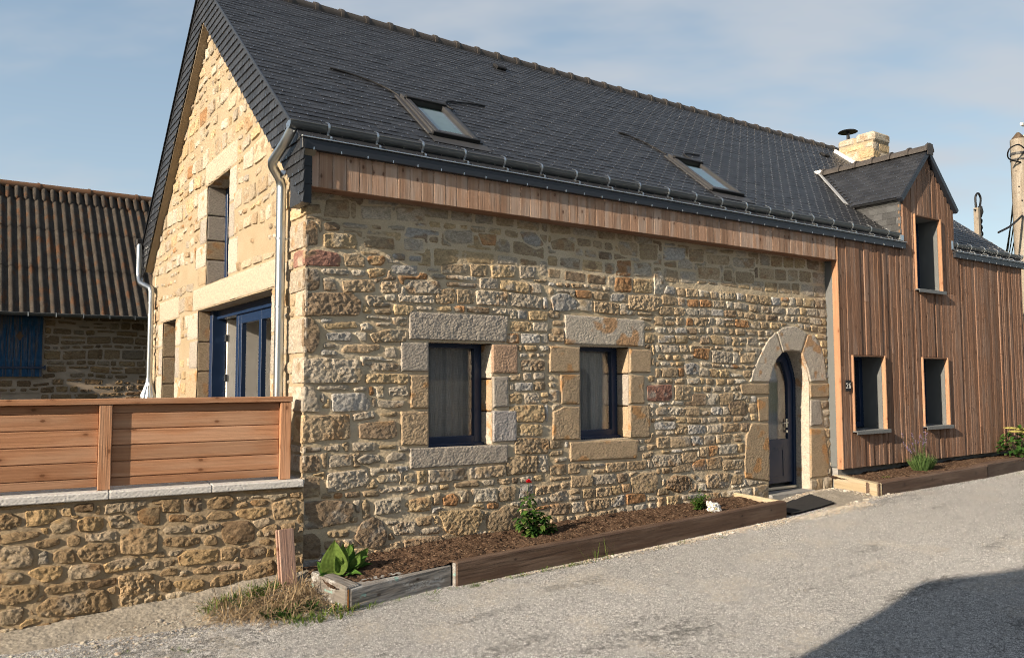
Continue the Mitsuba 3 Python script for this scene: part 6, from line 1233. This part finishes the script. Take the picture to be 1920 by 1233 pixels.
BR = put(BARN, 'roof', MB().add(np.array([[-9, 11.8, bz(11.8) - 0.08], [4.5, 11.8, bz(11.8) - 0.08], [4.5, 15.1, bz(15.1) - 0.08], [-9, 15.1, bz(15.1) - 0.08], [4.5, 18.6, 3.15], [-9, 18.6, 3.15]]), np.array([[0, 1, 2, 3], [3, 2, 4, 5]])), 'm_barnroof', label='corrugated barn roof blotched with rust and lichen')
far_s = MB()
for k in range(14):
    x0 = -8.97 + k * CP * 5
    for r_, (y0, y1) in enumerate(((11.72, 12.92), (12.84, 13.98), (13.90, 15.08))):
        V, F = sheet_of(x0, x0 + CP * 5 + 0.02, y0, y1, 0.018)
        if x0 + 0.9 > -2.8 and x0 < 1.4: put(BR, 'corrugated_sheet', MB().add(V, F), 'm_barnroof', True)
        else: far_s.add(V, F)
put(BR, 'far_sheet', far_s, 'm_barnroof', True, kind='stuff')
# ridge pieces with a scalloped edge over each corrugation
x = -9.0
while x < 4.4:
    mb = MB().add(*tube([(x, 15.1, 6.50), (x + 0.06, 15.1, 6.50), (x + 0.061, 15.1, 6.50), (x + 1.12, 15.1, 6.50)], [0.115, 0.115, 0.095, 0.095], 12)); put(BR, 'ridge_tile', mb, 'm_terracotta', 40); x += 1.1
mb = MB()
for k in range(73):
    xx = -8.97 + k * CP; mb.add(*tube([(xx, 14.72, bz(14.72) + 0.005), (xx, 14.73, bz(14.73) + 0.035), (xx, 15.06, bz(15.06) + 0.03)], [0.02, 0.058, 0.058], 8))
put(BR, 'ridge_skirt', mb, 'm_barnroof', True, kind='stuff')
th = np.linspace(math.pi, 2 * math.pi, 9); V = np.array([[xx, 11.64 + 0.06 * math.cos(t), 3.16 + 0.06 * math.sin(t)] for xx in (-9, 4.5) for t in th]); F = np.array([[j, j + 1, 9 + j + 1, 9 + j] for j in range(8)])
mb = MB().add(V, F); mb.add(*tube([(-9, 11.58, 3.16), (4.5, 11.58, 3.16)], 0.008, 6))
BG = put(BARN, 'gutter', mb, 'm_zinc_dark', 30)
for k in range(20): xx = -8.6 + k * 0.5; mb = MB(); bx(mb, xx, xx + 0.02, 11.573, 11.585, 3.09, 3.175); put(BG, 'bracket', mb, 'm_zinc')
OB = thing('added_outbuilding', 'added unseen outbuilding on the left that keeps sky light off the barn wall', 'building')  # added out of view to block sky light from barn and courtyard
mb = MB(); bx(mb, -14.5, -9.6, 2.2, 11.4, -0.6, 4.9); put(OB, 'wall', mb, 'm_render')
mb = MB(); mb.add(*slab([-14.7, 2.0, 5.3], [5.3, 0, -0.35], [0, 9.6, 0], [0, 0, 0.08])); put(OB, 'roof', mb, 'm_slate')

# ------------------------------------------------------------------ poles and cables
UP_ = thing('utility_pole', 'weathered grey wooden utility pole at the right edge', 'pole')
px, py = 18.70, 1.50
mb = MB(); v, f = tube([(px + 0.05, py, -0.2), (px + 0.02, py, 4), (px, py, 7.66)], [0.22, 0.20, 0.178], 10); mb.add(v, f, np.stack([20 * 3 + v[:, 2], np.arctan2(v[:, 1] - py, v[:, 0] - px) * 0.17], 1)); put(UP_, 'shaft', mb, 'm_pole', True)
mb = MB().add(*tube([(px, py, 7.66), (px, py, 7.84)], [0.178, 0.03], 6)); put(UP_, 'pointed_top', mb, 'm_bark')
mb = MB(); bx(mb, px - 0.34, px + 0.25, py - 0.25, py - 0.19, 7.90, 7.97, 0, 0.01); mb.add(*tube([(px + 0.1, py, 7.6), (px + 0.1, py - 0.2, 7.9)], 0.02)); put(UP_, 'aerial', mb, 'm_white')
mb = MB().add(*tube([(px, py, 7.26), (px, py, 7.32)], 0.195, 14)); mb.add(*tube([(px, py, 7.12), (px, py, 7.16)], 0.195, 14)); put(UP_, 'clamp', mb, 'm_flash')
lp = curve([(px - 0.1, py - 0.19, 7.36), (px - 0.5, py - 0.2, 7.40), (px - 0.74, py - 0.1, 7.27), (px - 0.55, py, 7.10), (px - 0.15, py - 0.1, 7.04)], 8); put(UP_, 'cable_loop', MB().add(*tube(lp, 0.018, 6)), 'm_black', True)
PP = thing('service_post', 'thin square concrete post with insulators behind the roof', 'pole')
qx, qy = 20.7, 3.46
mb = MB(); bx(mb, qx - 0.075, qx + 0.055, qy - 0.065, qy + 0.065, -0.2, 6.55, 2, 0.01); put(PP, 'shaft', mb, 'm_pole')
mb = MB().add(*tube(curve([(qx - 0.05, qy, 6.55), (qx - 0.06, qy, 6.85), (qx + 0.1, qy, 6.98), (qx + 0.24, qy, 6.85), (qx + 0.18, qy, 6.62)], 6), 0.03, 6)); mb.add(*tube([(qx + 0.19, qy, 6.3), (qx + 0.19, qy, 6.45), (qx + 0.19, qy, 6.62)], [0.03, 0.08, 0.05], 8)); mb.add(*tube([(qx - 0.16, qy, 6.48), (qx + 0.2, qy, 6.48)], 0.02)); put(PP, 'insulator', mb, 'm_black', 40)
t = np.linspace(0, 1, 60); a = np.c_[qx + 0.2 + 0.12 * t + 0.02 * np.cos(t * 90), qy + 0.02 * np.sin(t * 90), 6.35 - 2.6 * t]; put(PP, 'twisted_cable', MB().add(*tube(a, 0.028, 5)), 'm_black', True)
CL = ('highest black cable leaving the wooden pole just under its loop', 'second highest black cable running down from the wooden pole', 'third black cable down the wooden pole', 'lowest thin black cable running down from the wooden pole', 'thick black cable slanting from the wooden pole to the roof')
for k, (s, e) in enumerate((((px - 0.19, py - 0.1, 7.05), (25.72, 5.0, 5.5)), ((px - 0.18, py, 6.85), (25.86, 5.0, 5.5)), ((px - 0.19, py - 0.05, 6.45), (25.95, 5.0, 5.5)), ((px - 0.18, py - 0.1, 6.1), (26.06, 5.0, 5.5)), ((px - 0.2, py - 0.1, 5.72), (17.0, 1.3, 5.13)))):
    key = thing('overhead_cable', CL[k], 'cable', 'cables from the wooden pole')
    s, e = np.array(s), np.array(e); scene[key] = MB().add(*tube(curve([s, (s + e) / 2 - [0, 0, 0.05], e], 8), 0.017 if k < 4 else 0.026, 5)).ply('m_black', True)

# ------------------------------------------------------------------ across the street: casts the road shadow, stands in the reflections
def cottage(key, x0, x1, y0, y1, ze, zridge, wallm, over=0.0):
    mb = MB(); bx(mb, x0, x1, y0, y1, -0.6, ze)
    ym = (y0 + y1) / 2
    for xx in (x0, x1): mb.add(np.array([[xx, y0, ze], [xx, y1, ze], [xx, ym, zridge - 0.1]]), np.array([[0, 1, 2]]))
    put(key, 'wall', mb, wallm)
    mb = MB(); w = (y1 - y0) / 2 + over; dz = (zridge - ze) * w / ((y1 - y0) / 2)
    for s in (1, -1): mb.add(*slab([x0 - over, ym, zridge], [x1 - x0 + 2 * over, 0, 0], [0, s * w, -dz], [0, s * 0.05, 0.09]))
    put(key, 'roof', mb, 'm_slate')
    mb = MB().add(*tube([(x0 - over, ym, zridge + 0.08), (x1 + over, ym, zridge + 0.08)], 0.1, 8)); put(key, 'ridge', mb, 'm_ridge')
OH = thing('neighbour_house', 'house across the street, left of the camera, whose shadow falls on the road', 'house'); 
ca, sa = math.cos(SHA), math.sin(SHA)
def turned(mb):
    mb.v = [np.c_[SHX + v[:, 0] * ca - v[:, 1] * sa, SHY + v[:, 0] * sa + v[:, 1] * ca, v[:, 2]] for v in mb.v]; return mb
mb = MB(); bx(mb, -11.0, -0.03, -7.6, -0.05, -0.6, SHZ - 0.02)
for xx in (-11.0, -0.03): mb.add(np.array([[xx, -7.6, SHZ - 0.02], [xx, -0.05, SHZ - 0.02], [xx, -3.8, SHZ + 2.9]]), np.array([[0, 1, 2]]))
put(OH, 'wall', turned(mb), 'm_render')
mb = MB()
for s in (1, -1): mb.add(*slab([-11.1, -3.8, SHZ + 3.8 * 0.78], [11.1, 0, 0], [0, s * 3.8, -3.8 * 0.78], [0, -s * 0.04, -0.06]))
put(OH, 'roof', turned(mb), 'm_slate')
mb = MB().add(*tube([(-11.1, -3.8, SHZ + 3.0), (0, -3.8, SHZ + 3.0)], 0.1, 8)); put(OH, 'ridge', turned(mb), 'm_ridge')
NH = thing('neighbour_house', 'pale rendered house with arched doorway across the street', 'house'); cottage(NH, 12.5, 22.0, -20.0, -13.0, 3.2, 6.6, 'm_render', 0.15)
mb = MB(); q = sbox(13.7, -0.3, 14.9, 1.6).union(shapely.Point(14.3, 1.6).buffer(0.6)); v, f = extr(q, -12.99, -12.93); put(NH, 'door', MB().add(v, f[:, ::-1]), 'm_dark')
mb = MB(); bx(mb, 16.5, 17.6, -12.99, -12.93, 0.9, 2.2); put(NH, 'window', mb, 'm_grey_dark')
GW = thing('garden_wall', 'stone garden wall across the street', 'wall'); mb = MB(); bx(mb, 1.5, 12.4, -11.4, -11.0, -0.4, 1.75); put(GW, 'body', mb, 'm_mortar')
qs = fit(courses(1.5, 12.4, -0.2, 1.72, (0.2, 0.28), (1.2, 2.5), 81, 0, 0.02), sbox(1.5, -0.2, 12.4, 1.7), 0.05, 0.03)
gwl = Wall([0, -10.99, 0], [1, 0, 0], [0, 1, 0]); lay(gwl, GW, [(q, t, 0.02, 0.02, 0.12, False) for q, t in zip(qs, tones(rng, len(qs), 'gnno'))], 'm_stone')
SD = thing('slate_shed', 'slate roofed shed behind the garden wall across the street', 'shed'); cottage(SD, 5.6, 11.8, -17.5, -12.5, 1.9, 4.1, 'm_mortar', 0.15)
TR = thing('garden_tree', 'dense green tree behind the garden wall across the street', 'tree')
mb = MB().add(*tube([(3.6, -14.6, -0.4), (3.7, -14.5, 1.8), (3.6, -14.6, 4.2)], [0.26, 0.19, 0.08], 8)); put(TR, 'trunk', mb, 'm_bark', True)
g = np.random.default_rng(33); nL = 9000; c = g.normal(0, 1, (26, 3)) * [1.25, 1.2, 1.5] + [3.6, -14.6, 4.3]; P = c[g.integers(0, 26, nL)] + g.normal(0, 0.42, (nL, 3)); d1 = g.normal(0, 0.10, (nL, 3)); d2 = g.normal(0, 0.10, (nL, 3))
V = np.stack([P, P + d1, P + d2], 1).reshape(-1, 3); put(TR, 'crown', MB().add(V, np.arange(3 * nL).reshape(-1, 3)), 'm_tree')
